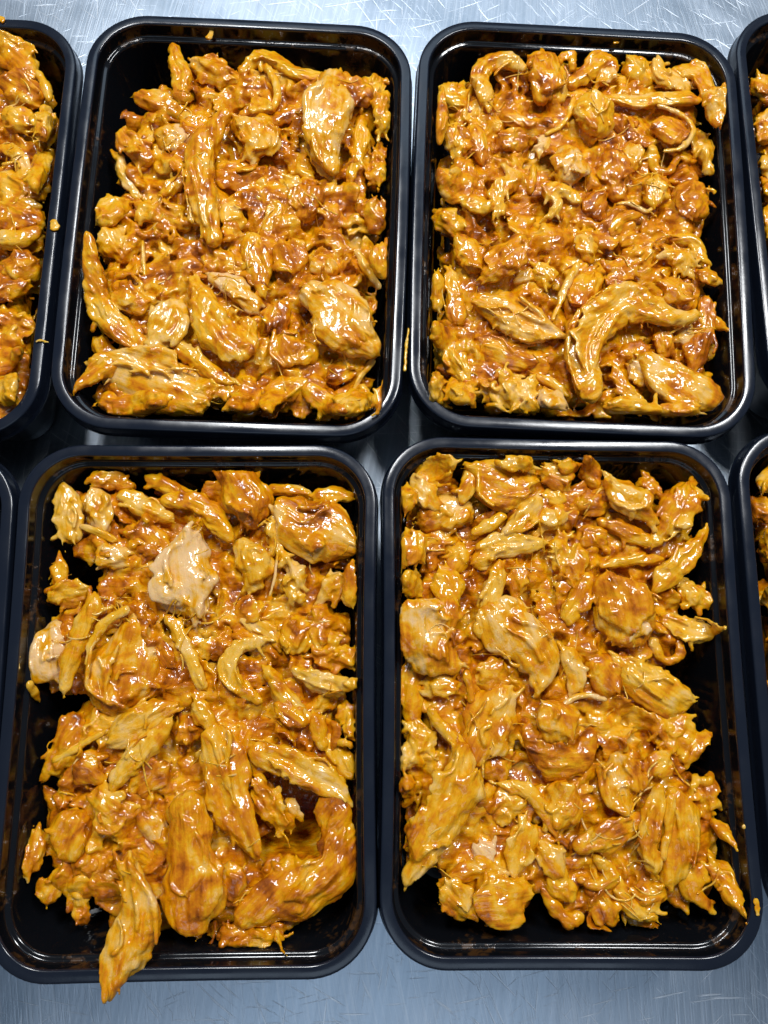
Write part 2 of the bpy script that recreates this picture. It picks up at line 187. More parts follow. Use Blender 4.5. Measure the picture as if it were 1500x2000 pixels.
slab 3 .3 .5|42.0,-45.2,-6.8,3.5;44.4,-47.2,-6.8,3.3|pale fan of fibres under the hook's right arm, upper right tray
chunk 3 .8 .2|33.0,-46.7,-6.8,3.9;34.7,-54.0,-6.8,3.3|dark lump in the pocket under the hook's right arm, upper right tray
@BL
crumb -2 .3 .2|-61.1,16.6,-1.4,0.8;-60.6,9.5,-1.4,0.9|pale crumb on the left inner ledge of the lower left tray
crumb -3 .1 .3|-61.2,4.6,-2.4,0.6;-60.4,3.7,-2.4,0.7|tiny whitish crumb below the pale crumb on the left inner ledge, lower left tray
slab 4 .4 .2|-53.1,76.4,-9.9,3.3;-50.8,67.9,-9.9,4.7;-49.2,58.0,-9.9,4.5|square ended upright piece at the top left, lower left tray
slab 4 .35 .4|-41.3,74.9,-9.9,3.7;-38.9,67.9,-9.9,4.5;-37.4,60.9,-9.9,3.7|smooth pale tile right of the square ended piece, lower left tray
shred 2 .6 0|-41.0,80.8,-9.2,3.0;-34.9,79.9,-11.7,3.8;-28.8,77.9,-11.7,2.8|crumbly ridge along the top edge, lower left tray
strip 4 .45 .2|-30.0,72.9,-9.9,2.8;-22.0,69.4,-9.9,3.7;-14.0,65.4,-9.9,3.1|yellow ribbon below the crumbly ridge, lower left tray
strip 3 .5 0|-20.9,80.2,-10.8,2.4;-12.8,76.1,-10.8,2.8;-6.3,74.6,-10.8,1.8|short flat strip at the top edge left of the brown hood, lower left tray
strip 6 .55 0|-13.8,71.0,-8.1,2.5;-5.1,71.0,-8.1,3.1;1.8,67.9,-8.1,3.9;5.9,62.5,-8.1,4.1;10.4,57.0,-8.1,2.1|S shaped strip left of the brown hood, lower left tray
chunk 6 .75 .1|7.2,80.5,-8.1,3.9;13.2,75.5,-8.1,7.1;19.8,69.4,-8.1,6.7;17.5,62.9,-8.1,4.1|brown orange hood shaped piece at the top middle, lower left tray
strip 1 .5 0|24.9,76.5,-12.6,2.2;32.4,76.5,-12.6,2.6;39.4,75.0,-12.6,1.4|yellow strip behind the large smooth sheet, lower left tray
slab 8 .55 .6|31.2,68.0,-6.3,5.8;39.0,61.1,-6.3,10.9;48.2,58.1,-6.3,10.8;54.5,54.2,-6.3,4.8|large smooth sheet in the upper right corner, lower left tray
strip 3 .45 0|43.5,73.5,-10.8,2.6;49.4,74.6,-10.8,2.8;54.4,73.5,-10.8,2.4|folded yellow rim in the top right corner of the heap, lower left tray
slab 9 .22 .95|-2.5,57.6,-5.4,3.3;-5.0,49.3,-5.4,8.2;-4.6,39.8,-5.4,11.2;0.0,31.2,-5.4,5.7|pale grey pink kite shaped slab, lower left tray
chunk 4 .5 .6|-36.3,51.1,-9.9,4.4;-30.0,49.6,-9.9,4.4|barrel shaped stub left of the pale kite, lower left tray
strip 5 .3 .1|-44.4,61.7,-9.0,1.4;-39.5,59.8,-9.0,1.7;-32.5,56.3,-9.0,1.4|pale splinter below the smooth pale tile, lower left tray
chunk 2 .65 .1|-26.8,60.2,-11.7,4.3;-17.8,55.3,-11.7,4.7;-21.5,51.3,-11.7,3.9|orange brown meat above the pale kite's left edge, lower left tray
chunk 5 .45 .2|14.8,53.2,-9.0,4.9;20.2,46.9,-9.0,6.0;18.5,39.6,-9.0,3.8|folded yellow sheet right of the pale kite, lower left tray
shred 6 .3 .2|25.3,62.4,-8.1,3.5;28.9,52.6,-8.1,2.9;34.3,43.8,-8.1,3.7;36.4,35.1,-8.1,2.3|cascade of pale shreds below the large smooth sheet, lower left tray
strip 8 .25 .5|28.7,54.2,-6.3,0.6;28.0,44.5,-6.3,0.6;26.1,35.0,-6.3,0.5|single hair thin strand hanging down right of the yellow folded sheet, lower left tray
chunk 3 .35 .3|50.6,42.1,-10.8,3.5;48.2,36.3,-10.8,3.9|pale bulb below the large smooth sheet, lower left tray
strip 1 .5 .1|56.0,44.3,-5.6,2.7;55.5,34.0,-7.1,3.4|orange strip against the right wall below the pale bulb, lower left tray
strip 4 .5 0|-52.1,48.2,-9.9,2.1;-51.8,41.4,-9.9,2.7|small upright tip on the left, beside the hole in the heap, lower left tray
chunk 4 .6 .1|-51.3,35.7,-9.9,5.0;-43.9,36.6,-9.9,5.5|orange shoulder below the small upright tip, lower left tray
slab 4 .3 1|-51.8,23.4,-9.9,5.5;-54.4,12.2,-6.9,6.5;-49.6,7.6,-9.9,3.7|smooth pale pink lobe reaching the left wall, lower left tray
strip 9 .45 .2|-37.3,32.4,-5.4,3.2;-41.2,22.2,-5.4,3.4;-44.2,13.0,-5.4,3.5;-45.3,3.6,-5.4,2.6|long folded edge between the pale pink lobe and the big fillet, lower left tray
strip 10 .3 0|-25.3,29.9,-4.5,1.5;-32.8,24.8,-4.5,1.8;-36.9,17.5,-4.5,1.6;-37.8,11.2,-4.5,0.9|slim pale crescent lying over the big fillet, lower left tray
slab 6 .55 .6|-21.7,22.2,-8.1,5.7;-26.2,12.0,-8.1,10.5;-28.0,3.8,-8.1,11.0;-19.3,4.7,-8.1,6.5|big smooth fillet in the middle left, lower left tray
chunk 2 .75 0|-24.2,31.9,-11.7,3.8;-19.1,25.2,-11.7,4.2|dark orange lump above the big fillet, lower left tray
strip 0 .5 0|-56.8,3.7,-3.5,1.5;-56.2,0.9,-7.0,1.7;-55.8,-1.9,-10.5,0.7|tiny torn tip hanging at the left wall, lower left tray
strip 5 .45 .1|-10.9,26.9,-9.0,2.3;-5.8,19.3,-9.0,2.6;-2.2,11.0,-9.0,2.1;2.8,3.1,-9.0,1.7|ridged strip running down right of the big fillet, lower left tray
shred 3 .75 .1|3.0,24.1,-10.8,4.6;6.1,16.5,-10.8,4.4;9.7,22.2,-10.8,2.9|crumbly orange heap at the centre, lower left tray
strip 7 .35 .1|24.0,18.6,-7.2,1.5;16.1,17.3,-7.2,2.4;11.7,10.9,-7.2,2.8;15.6,3.1,-7.2,2.4;22.7,-2.0,-7.2,1.7|pale hooked strip right of the centre, lower left tray
strip 6 .35 .1|36.8,7.9,-8.1,2.6;43.4,4.7,-8.1,3.7;50.0,2.8,-8.1,3.7;56.6,3.2,-3.1,2.2|pale yellow crescent near the right wall, lower left tray
chunk 3 .7 0|35.4,25.8,-10.8,4.8;34.5,19.2,-10.8,5.5|orange brown hump above the pale yellow crescent, lower left tray
shred 3 .6 .1|45.0,15.4,-10.8,5.5;54.6,11.5,-10.8,4.0|ribbed shreds above the pale yellow crescent, lower left tray
strip 4 .4 .1|19.3,25.8,-9.9,2.7;26.0,22.5,-9.9,2.7;28.9,17.8,-9.9,1.3|yellow tongue above the pale hooked strip, lower left tray
chunk 3 .65 .1|15.2,29.7,-10.8,4.0;21.8,31.6,-10.8,3.5|small orange lump below the folded yellow sheet, lower left tray
strip 4 .5 .1|26.3,7.1,-9.9,2.5;31.2,-0.3,-9.9,3.2;36.9,-6.7,-9.9,3.4;40.6,-8.5,-9.9,2.2|ribbed strip below the pale hooked strip, lower left tray
chunk 1 .8 0|-17.0,17.7,-12.6,2.9;-12.1,14.8,-12.6,4.4;-8.1,9.2,-12.6,3.8|dark brown meat right of the big fillet's top, lower left tray
slab 7 .5 .3|-8.9,-5.0,-7.2,3.7;-16.9,-8.5,-7.2,5.9;-26.5,-14.6,-7.2,5.1|ridged tan flap below the big fillet, lower left tray
strip 7 .35 .1|-9.5,-10.3,-7.2,2.8;-15.5,-17.3,-7.2,3.8;-22.3,-24.2,-7.2,4.0;-25.1,-29.8,-7.2,2.0|tan strip with a pale stripe under the ridged flap, lower left tray
chunk 2 .8 .1|-43.0,-9.4,-11.7,5.2;-46.1,-17.4,-11.7,5.0;-49.5,-25.3,-11.7,3.1|dark lobe on the left below the big fillet, lower left tray
strip 5 .4 0|-30.9,-12.4,-9.0,1.1;-39.6,-17.2,-9.0,1.4;-47.9,-22.0,-9.0,1.3|slim yellow strip crossing the dark lobe, lower left tray
chunk 3 .75 .2|-38.0,-23.1,-10.8,5.7;-34.2,-26.2,-10.8,3.7|brown lump beneath the slim yellow strip, lower left tray
chunk 3 .7 .5|-11.5,-26.0,-10.8,5.9;-19.3,-31.6,-10.8,5.3|smooth brown round piece left of the long broad strip, lower left tray
slab 8 .6 .3|7.2,-13.9,-6.3,5.1;11.1,-22.7,-6.3,6.9;13.3,-33.1,-6.3,6.9;17.6,-42.5,-6.3,5.6;23.2,-51.8,-6.3,2.5|long broad strip running down the centre of the lower half, lower left tray
shred 3 .65 .3|23.5,-33.8,-10.8,4.0;29.1,-40.0,-10.8,4.7;34.2,-45.6,-10.8,3.3|torn fibrous piece right of the long broad strip, lower left tray
strip 5 .5 .2|23.4,-20.5,-9.0,3.7;31.7,-22.3,-9.0,5.2;40.9,-26.4,-9.0,5.3;50.1,-32.2,-9.0,3.8;55.2,-37.4,-9.0,2.0|striped arm forming the top of the C on the right, lower left tray
strip 5 .7 .3|50.6,-39.1,-9.0,5.6;51.6,-48.5,-9.0,6.0;50.3,-57.8,-9.0,6.3;41.4,-64.3,-9.0,7.8;30.8,-66.6,-9.0,7.5;21.2,-73.0,-9.0,4.9|heavy C shaped piece at the bottom right, lower left tray
chunk 10 .7 .5|0.4,-37.0,-4.5,6.8;0.4,-46.2,-4.5,7.3;2.1,-55.3,-4.5,8.1;4.7,-65.1,-4.5,11.2;3.3,-72.3,-4.5,8.7|saddle shaped big piece in the bottom middle, lower left tray
chunk 6 .75 .4|14.3,-58.7,-8.1,4.1;15.9,-67.8,-8.1,4.2|sauce dark shoulder between the saddle and the C shaped piece, lower left tray
slab 17 .5 .5|-17.9,-54.4,1.8,3.6;-14.9,-62.4,1.8,4.6;-13.6,-69.5,1.8,6.1;-16.4,-78.8,1.8,7.4;-19.7,-86.4,1.8,5.5;-21.5,-93.1,1.8,2.0|long piece hanging over the near rim of the lower left tray
chunk 5 .55 .2|-31.3,-33.0,-9.0,4.2;-27.3,-39.9,-9.0,5.4;-22.0,-39.1,-9.0,4.0|yellow brown knuckle left of the smooth brown round piece, lower left tray
chunk 2 .7 .2|-42.3,-43.6,-11.7,7.1;-40.7,-52.1,-11.7,6.1|glossy brown block at the lower left, lower left tray
slab 0 .45 .6|-54.3,-48.0,-13.5,3.3;-54.8,-57.7,-11.5,3.6|pale flat flake nearest the left wall low down, lower left tray
shred 1 .75 .5|-37.1,-57.4,-12.6,4.5;-29.7,-60.8,-12.6,4.5|brown shreds under the glossy brown block, lower left tray
chunk -2 .7 .3|-47.4,-63.7,-15.3,3.4;-48.8,-68.7,-15.3,2.5|stubby brown toe below the pale flat flake, lower left tray
shred -2 .6 .2|-38.3,-66.4,-15.3,2.5;-36.4,-73.9,-15.3,2.2|dangling shaded strands left of the overhanging piece, lower left tray
chunk 2 .5 .9|-13.6,-42.2,-11.7,4.4;-12.4,-46.5,-11.7,3.6|greyish stub left of the saddle shaped piece, lower left tray
chunk 4 .85 .2|-2.9,-9.6,-9.9,3.7;-1.7,-15.0,-9.9,3.5|glossy dark bead above the smooth brown round piece, lower left tray
strip 6 .6 0|31.5,-5.3,-8.1,3.7;37.1,-9.0,-8.1,3.3|orange end of a strip above the striped arm, lower left tray
strip 5 .45 0|43.0,-9.1,-9.0,2.8;45.4,-17.2,-9.0,2.6|short yellow finger at the right, above the striped arm, lower left tray
strip 2 .65 0|49.0,-16.5,-11.7,3.7;54.6,-26.4,-11.7,4.1|orange strip against the right wall above the striped arm, lower left tray
shred 2 .75 .4|11.6,-80.5,-10.2,3.5;21.3,-80.5,-9.7,3.7;30.0,-80.3,-11.2,3.4|crumbly brown fringe along the bottom edge, lower left tray
strip 2 .4 0|29.9,-78.0,-11.7,1.1;32.9,-82.2,-4.2,0.8;35.3,-83.5,2.3,0.4|thin tail trailing from the crumbly fringe, lower left tray
strip 7 .5 .1|2.1,-4.2,-7.2,2.8;5.0,-9.5,-7.2,2.9|narrow neck above the long broad strip, lower left tray
shred 1 .6 0|54.6,-6.6,-12.6,3.2;55.6,-14.6,-8.6,2.8|loose orange shreds at the right wall, level with the yellow finger, lower left tray
chunk -4 .3 1|33.1,-38.4,-17.1,2.4;35.9,-41.1,-17.1,2.1|grey slippery scrap down in the gap of the C, lower left tray
chunk 0 .85 .2|-19.8,-51.9,-13.5,4.9;-13.4,-53.7,-13.5,4.5|dark meat left of the saddle, above the overhanging piece, lower left tray
@BR
crumb 0 .3 .1|61.8,-69.2,0.6,0.9;61.9,-73.7,0.6,1.1|yellowish smear on the right rim near the bottom corner of the lower right tray
crumb -1 .2 .1|59.9,-46.1,-0.4,0.8;60.5,-46.5,-0.4,0.8|tiny crumb on the right inner ledge of the lower right tray
slab 5 .5 .1|-40.8,82.1,1.0,5.3;-47.0,78.5,-7.0,5.2;-52.5,76.3,-7.0,3.0|folded orange sheet in the top left corner, lower right tray
strip 7 .45 .4|-52.6,75.9,-5.2,2.6;-50.1,70.3,-5.2,4.0;-45.7,66.3,-5.2,3.0|nub hanging from the folded orange sheet, lower right tray
chunk 2 .55 0|-56.5,69.2,1.3,4.3;-57.1,63.5,2.3,2.9|yellow brown scrap at the left wall near the top, lower right tray
slab 7 .5 .1|-29.6,80.4,-5.2,5.4;-20.7,75.4,-5.2,9.6;-11.1,76.6,-5.2,7.6|broad smooth orange piece along the top, lower right tray
chunk 7 .4 .1|-17.5,82.7,0.3,3.5;-11.3,82.2,-1.2,4.0|bright yellow knob on top of the broad smooth orange piece, lower right tray
strip 7 .5 .1|-31.7,76.2,-5.2,3.4;-33.2,72.1,-5.2,3.0;-35.3,68.0,-5.2,1.4|drooping tip at the left end of the broad smooth piece, lower right tray
chunk 4 .55 .2|-1.8,80.6,-7.9,4.0;4.1,77.0,-7.9,5.0|cluster of crumbs right of the broad smooth piece, lower right tray
chunk 5 .7 0|4.7,82.1,-3.5,3.4;7.6,82.0,-5.0,2.8|small reddish cube in the top row, lower right tray
strip 5 .65 .1|11.3,83.5,2.0,2.2;13.6,81.5,-6.5,3.8;16.0,76.5,-7.0,2.8|upright orange spike in the top row, lower right tray
chunk 8 .5 .4|20.2,75.4,-4.3,3.4;25.5,70.9,-4.3,5.2;32.2,65.9,-4.3,5.2;36.0,62.4,-4.3,2.6|plump sausage shaped piece upper right, lower right tray
chunk 2 .65 0|35.3,77.0,-9.7,3.1;39.2,73.4,-9.7,3.7|orange nub behind the plump sausage, lower right tray
chunk 6 .6 .1|50.6,73.8,-6.1,4.4;46.6,67.5,-6.1,5.6;42.1,59.8,-6.1,5.0;38.2,54.7,-6.1,3.8|lumpy piece at the top right corner of the heap, lower right tray
strip 6 .4 .1|51.1,73.8,-6.1,3.0;55.0,71.8,-6.1,2.0;57.2,69.2,-1.1,0.7|pale spike pointing right from the lumpy corner piece, lower right tray
slab 4 .6 .5|-48.4,60.3,-7.9,5.4;-41.4,64.4,-7.9,7.0;-33.5,64.6,-7.9,5.6|wide orange piece under the hanging nub, lower right tray
chunk 3 .5 .1|-55.8,51.7,0.2,5.6;-56.4,45.6,1.7,4.8|yellow lobed lump on the left wall, lower right tray
shred 4 .45 .1|-44.5,52.3,-7.9,3.8;-48.5,46.2,-7.9,4.1|frayed fibres beside the yellow lobed lump, lower right tray
strip 7 .3 .2|-7.4,66.9,-5.2,3.8;-12.5,61.8,-5.2,3.6;-18.6,56.2,-5.2,1.8|pale capped club below the broad smooth piece, lower right tray
strip 6 .55 0|-20.3,61.9,-6.1,1.8;-25.8,58.2,-6.1,2.2;-30.3,56.2,-6.1,1.4|slim strip left of the pale capped club, lower right tray
chunk 5 .45 .3|1.4,63.4,-7.0,4.4;-4.7,59.8,-7.0,3.0|round yellow lump right of the pale capped club, lower right tray
chunk 3 .4 0|2.1,70.0,-8.8,3.6;-0.9,70.9,-8.8,2.8|bright lump under the cluster of crumbs, lower right tray
chunk 4 .75 0|10.9,67.8,-7.9,4.4;16.9,67.4,-7.9,3.4|orange block left of the plump sausage, lower right tray
strip 5 .6 .1|18.4,61.1,-7.0,2.4;26.2,57.7,-7.0,2.8;34.5,54.3,-7.0,3.6|brown strip below the plump sausage, lower right tray
chunk 3 .7 .1|11.6,56.3,-8.8,5.0;17.5,53.9,-8.8,3.4|lumpy brown meat left of the brown strip, lower right tray
slab 6 .35 .1|-29.0,45.3,-6.1,4.7;-23.0,50.3,-6.1,4.3;-14.1,51.4,-6.1,3.3;-5.2,52.6,-6.1,2.6|pale frayed fan of fibres at upper centre, lower right tray
shred 5 .45 .1|1.0,51.8,-7.0,4.9;3.7,45.9,-7.0,5.9;5.4,39.0,-7.0,4.5|tangle of thin shreds in the upper centre, lower right tray
chunk 5 .5 0|-42.2,39.3,-7.0,5.5;-38.8,34.5,-7.0,6.2|angular yellow wedge above the large smooth oval, lower right tray
chunk 2 .5 0|-56.8,37.0,2.3,4.0;-51.3,35.1,-9.7,3.3|yellow scrap at the left wall above the large smooth oval, lower right tray
slab 4 .6 .1|-36.6,49.4,-7.9,4.3;-37.6,43.4,-7.9,4.3|orange leaf left of the pale frayed fan, lower right tray
chunk 9 .5 .8|-40.7,26.4,-3.4,5.7;-49.3,20.6,-3.4,9.5;-46.5,12.2,-3.4,8.5;-39.4,6.7,-3.4,4.5|large smooth oval on the left, lower right tray
slab 9 .35 .6|-15.7,27.7,-3.4,6.1;-21.1,21.9,-3.4,8.4;-11.7,15.4,-3.4,7.6;-7.3,6.2,-3.4,6.2;-9.3,0.6,-3.4,2.8|smooth kite shaped piece in the centre, lower right tray
strip 8 .5 .2|-22.0,41.2,-4.3,2.7;-25.1,30.5,-4.3,3.8;-28.7,20.0,-4.3,3.2|upright strip against the centre kite's left side, lower right tray
chunk 5 .55 .2|-13.7,42.1,-7.0,4.3;-15.3,35.7,-7.0,4.1|yellow hump above the smooth kite shaped piece, lower right tray
chunk 8 .7 .5|18.3,35.9,-4.3,8.1;24.7,28.2,-4.3,11.8;23.3,20.6,-4.3,9.2|large squarish brown block right of the centre, lower right tray
strip 6 .65 0|12.0,38.0,-6.1,3.5;8.9,33.0,-6.1,4.1;4.2,26.2,-6.1,3.3|orange slope on the left of the squarish block, lower right tray
chunk 11 .25 .9|28.3,23.3,-1.6,2.7;27.6,19.5,-1.6,2.5|pale facet on the corner of the squarish block, lower right tray
strip 6 .45 0|17.3,44.4,-6.1,1.4;25.3,46.0,-6.1,2.0;34.2,46.7,-6.1,2.0;39.7,47.2,-6.1,1.0|thin level strip above the squarish block, lower right tray
strip 7 .4 .1|56.0,56.3,-5.2,2.0;49.4,48.2,-5.2,3.9;40.9,40.2,-5.2,4.3;36.7,35.8,-5.2,1.9|long pointed spear at the right, lower right tray
chunk 0 .4 0|49.2,58.4,-11.5,2.8;48.9,54.3,-11.5,3.2|pale yellow scrap behind the long pointed spear, lower right tray
shred 2 .65 .1|48.0,37.9,-9.7,4.4;55.2,32.0,-8.7,3.3|brown shreds below the long pointed spear, lower right tray
slab 4 .4 .1|40.5,24.9,-7.9,3.1;48.1,21.1,-7.9,4.7;55.5,20.2,-6.9,3.5;57.8,21.4,2.1,0.9|fan of ridged fibres jutting right, lower right tray
strip 3 .5 .4|35.3,16.2,-8.8,1.9;39.8,9.5,-8.8,1.7;45.8,11.5,-8.8,1.9;45.1,15.3,-8.8,1.8|open ring of meat beside the small hole on the right, lower right tray
slab 5 .5 .05|22.6,9.3,-7.0,3.5;29.9,1.9,-7.0,6.7;38.3,-2.7,-7.0,7.2;45.5,-3.5,-7.0,5.5|bright flat yellow slab at the right, lower right tray
strip 2 .65 0|-53.2,7.6,-9.7,3.3;-54.6,0.1,-9.7,4.4;-53.1,-9.2,-9.7,4.9|orange strip at the left wall below the large oval, lower right tray
chunk 4 .35 .2|-46.6,0.2,-7.9,4.4;-39.0,-0.7,-7.9,3.8|pale nugget below the large smooth oval, lower right tray
chunk 5 .55 .2|-28.6,2.2,-7.0,4.8;-21.8,6.0,-7.0,4.8|rounded orange lump left of the centre kite's tail, lower right tray
strip 7 .6 .1|-34.0,4.0,-5.2,2.1;-32.7,-0.6,-5.2,2.3;-32.7,-4.7,-5.2,1.5|dripping tip below the large smooth oval, lower right tray
strip 6 .35 .3|3.1,11.0,-6.1,3.3;5.7,3.5,-6.1,4.0;4.6,-0.2,-6.1,2.7|pale creased fold right of the centre kite, lower right tray
chunk 4 .7 .2|14.1,7.4,-7.9,6.5;18.6,0.8,-7.9,5.7|brown saucy piece left of the bright slab, lower right tray
strip 8 .2 .4|-1.8,-7.6,-4.3,0.8;6.8,-3.1,-4.3,1.0;15.3,-4.2,-4.3,0.8|thin pale strand across the brown saucy piece, lower right tray
slab 7 .5 .4|-21.4,-3.5,-5.2,6.6;-25.3,-9.9,-5.2,8.6;-28.2,-18.9,-5.2,8.0;-30.2,-24.3,-5.2,4.3|speckled smooth slab in the middle left, lower right tray
chunk 8 .6 .7|-4.7,-8.8,-4.3,6.2;-1.6,-13.7,-4.3,7.3|round piece with a pink centre in the middle, lower right tray
strip 5 .75 0|-11.0,-17.1,-7.0,4.1;-3.7,-25.2,-7.0,6.5;5.8,-24.2,-7.0,5.1;9.9,-17.0,-7.0,2.8|amber arc of sauce covered meat under the round pink piece, lower right tray
chunk 9 .45 .2|-36.9,-21.5,-3.4,4.2;-37.0,-30.3,-3.4,7.9;-42.1,-41.6,-3.4,7.4;-48.9,-53.6,-3.4,6.3;-55.2,-64.0,-3.4,3.7|huge smooth tapering fillet at the lower left, lower right tray
strip 7 .45 0|-46.9,-9.2,-5.2,1.7;-42.2,-15.5,-5.2,2.4;-35.3,-21.7,-5.2,1.9|ridged strip leading to the huge tapering fillet, lower right tray
shred 3 .4 .1|-54.1,-14.9,-8.8,4.7;-51.3,-18.5,-8.8,4.1;-55.0,-26.6,-8.3,4.3|pale shreds at the left wall above the huge tapering fillet, lower right tray
shred 1 .6 .1|-56.2,-33.0,-3.1,3.1;-53.0,-39.3,-10.6,3.2|small crumbs at the left wall beside the huge fillet, lower right tray
chunk 3 .6 .2|-21.2,-26.4,-8.8,4.3;-26.0,-29.1,-8.8,3.4|saucy lump right of the huge fillet's top, lower right tray
shred 4 .55 .4|-23.5,-40.5,-7.9,5.0;-17.1,-42.2,-7.9,4.8|hollow nest of shreds right of the huge fillet, lower right tray
strip 6 .4 .1|-20.9,-34.1,-6.1,1.8;-13.5,-35.8,-6.1,2.4;-8.2,-41.8,-6.1,2.6;-3.8,-49.6,-6.1,1.6|arched strip over the hollow nest, lower right tray
slab 6 .55 .2|-2.4,-35.7,-6.1,5.2;0.1,-41.8,-6.1,6.3;-2.8,-45.3,-6.1,4.6|rounded orange sheet right of the arched strip, lower right tray
slab 7 .5 .6|21.1,-26.6,-5.2,7.4;19.7,-35.4,-5.2,7.4;21.3,-39.8,-5.2,4.6|creased sheet with a pink top, right of the centre, lower right tray
chunk 5 .55 .2|31.0,-28.5,-7.0,3.7;36.8,-25.8,-7.0,3.2|small glossy lump right of the pink topped sheet, lower right tray
strip 9 .45 .2|32.5,-35.1,-3.4,2.6;29.2,-43.8,-3.4,3.8;27.8,-52.3,-3.4,4.0;28.7,-59.1,-3.4,3.1|left finger of the grooved fillet, lower right tray
slab 7 .55 .2|38.2,-37.1,-5.2,4.6;40.4,-45.8,-5.2,6.1;38.8,-56.1,-5.2,5.8;34.5,-64.5,-5.2,4.0|broad grooved fillet on the lower right, lower right tray
strip 9 .35 .3|36.5,-37.7,-3.4,1.5;35.0,-47.2,-3.4,1.8;32.5,-56.6,-3.4,1.4|pale ridge between the finger and the broad grooved fillet, lower right tray
shred 1 .6 .1|50.1,-34.2,-10.6,4.2;52.2,-43.1,-10.6,3.4|brown shreds right of the grooved fillet, lower right tray
shred 2 .5 .1|35.6,-17.0,-9.7,4.8;45.2,-16.0,-9.7,5.7;48.5,-24.2,-9.7,3.4|stringy mass below the bright flat slab, lower right tray
strip 7 .6 .1|5.9,-52.8,-5.2,4.0;13.3,-51.1,-5.2,5.1;20.9,-46.7,-5.2,4.0;27.6,-43.2,-5.2,2.0|winged orange piece left of the grooved fillet, lower right tray
slab 5 .35 .1|-13.7,-48.1,-7.0,4.0;-15.7,-55.0,-7.0,4.7;-17.7,-61.8,-7.0,2.7|pale pleated fan below the hollow nest, lower right tray
chunk 3 .2 1|-28.3,-55.4,-8.8,3.1;-26.5,-58.8,-8.8,3.3|pale pink bead right of the huge fillet's lower half, lower right tray
chunk 5 .5 .3|-39.6,-68.6,-7.0,5.6;-36.0,-72.7,-7.0,6.3|left lobe of the cauliflower shaped lump at the bottom left, lower right tray
chunk 6 .6 .2|-27.0,-65.0,-6.1,5.2;-23.6,-71.6,-6.1,8.3;-16.3,-68.3,-6.1,5.4|right lobe of the cauliflower shaped lump at the bottom left, lower right tray
strip 6 .35 .6|-38.8,-63.3,-6.1,2.7;-30.6,-61.2,-6.1,3.3;-23.4,-63.3,-6.1,2.5|pale rim on top of the cauliflower shaped lump, lower right tray
chunk 4 .4 .4|-7.3,-56.8,-7.9,4.6;-2.8,-59.4,-7.9,4.0|pale tongue below the winged piece, lower right tray
slab 5 .45 0|-4.1,-64.3,-7.0,4.0;0.2,-70.1,-7.0,4.0|yellow pleated piece at the bottom centre, lower right tray
strip 4 .5 .1|-8.2,-68.7,-7.9,1.4;-4.3,-74.5,-7.9,2.2;0.1,-78.3,-7.9,2.5;3.8,-77.0,-7.9,1.8|forked tip at the bottom edge, lower right tray
strip 5 .5 .1|10.8,-58.3,-7.0,1.8;15.1,-63.3,-7.0,2.5;10.4,-66.7,-7.0,2.2;5.0,-65.1,-7.0,1.6|looped strip above the bottom edge, lower right tray
chunk 2 .8 .2|11.0,-71.6,-9.7,4.6;15.3,-76.7,-9.7,4.0|glossy brown lump at the bottom centre, lower right tray
strip 4 .45 .1|18.0,-66.9,-7.9,2.0;21.3,-73.6,-7.9,2.5;28.4,-76.1,-7.9,3.1|pale strip at the lower right of the bottom edge, lower right tray
chunk 3 .45 .1|25.4,-70.5,-8.8,4.0;32.0,-68.8,-8.8,4.6|yellow mass under the broad grooved fillet, lower right tray
strip 4 .6 0|53.6,-46.6,-7.9,2.0;56.2,-49.5,-4.9,2.4;57.4,-53.7,-0.4,0.9|small orange tail pointing at the right wall, lower right tray
strip 4 .6 .1|46.9,-61.7,-7.9,3.1;42.8,-66.8,-7.9,3.8;47.0,-71.9,-7.9,2.4|curled scrap left of the square ended corner piece, lower right tray
slab 5 .7 0|51.2,-60.7,-7.0,2.7;55.0,-64.6,-6.0,5.1;55.8,-68.8,-2.5,4.1;57.5,-72.8,1.0,0.9|square ended orange piece in the bottom right corner, lower right tray
chunk 1 .5 .2|49.3,-57.1,-10.6,2.4;52.4,-58.9,-10.6,1.7|yellow crumb above the square ended corner piece, lower right tray
@LT
crumb 0 .2 .2|64.6,-2.4,0.6,1.5;65.3,-5.4,0.6,2.0|small pale crumb stuck on the right rim of the cut off upper left tray
crumb 0 .1 .1|63.2,-53.1,0.6,0.6;65.3,-52.7,0.6,0.6;67.7,-53.3,0.6,0.5|thin pale sliver lying across the right rim of the cut off upper left tray
crumb 0 .5 .1|32.1,90.5,0.6,1.4;34.2,89.6,0.6,1.6|glossy crumb on the far rim of the cut off upper left tray
slab 6 .5 .1|31.3,81.6,2.4,5.8;36.8,79.3,-4.1,6.8;44.9,68.7,-4.1,5.4|orange flap at the top of the cut off tray on the left
chunk 5 .7 .1|40.9,59.9,-5.0,7.5;48.0,58.1,-5.0,6.1|dark orange lump below the flap, cut off upper left tray
strip 6 .35 0|49.0,68.9,-4.1,1.6;53.1,62.3,-4.1,2.3;54.8,57.0,-4.1,1.4|bright yellow edge strip on the right of the heap, cut off upper left tray
chunk 4 .5 .1|39.5,48.6,-5.9,5.6;45.6,44.8,-5.9,5.3|round yellow lump below the dark orange lump, cut off upper left tray
shred 3 .5 .1|53.2,51.1,-6.8,4.7;57.2,35.1,2.2,4.0|frayed shreds near the right wall, cut off upper left tray
strip 4 .4 0|55.2,29.5,-5.9,3.9;57.3,12.6,2.1,3.8|yellow strip along the right wall at mid height, cut off upper left tray
strip 5 .35 .2|38.2,33.4,-5.0,2.3;45.4,29.7,-5.0,3.0;48.5,22.1,-5.0,2.5;44.3,19.4,-5.0,1.8|pale loop round a dark hollow, cut off upper left tray
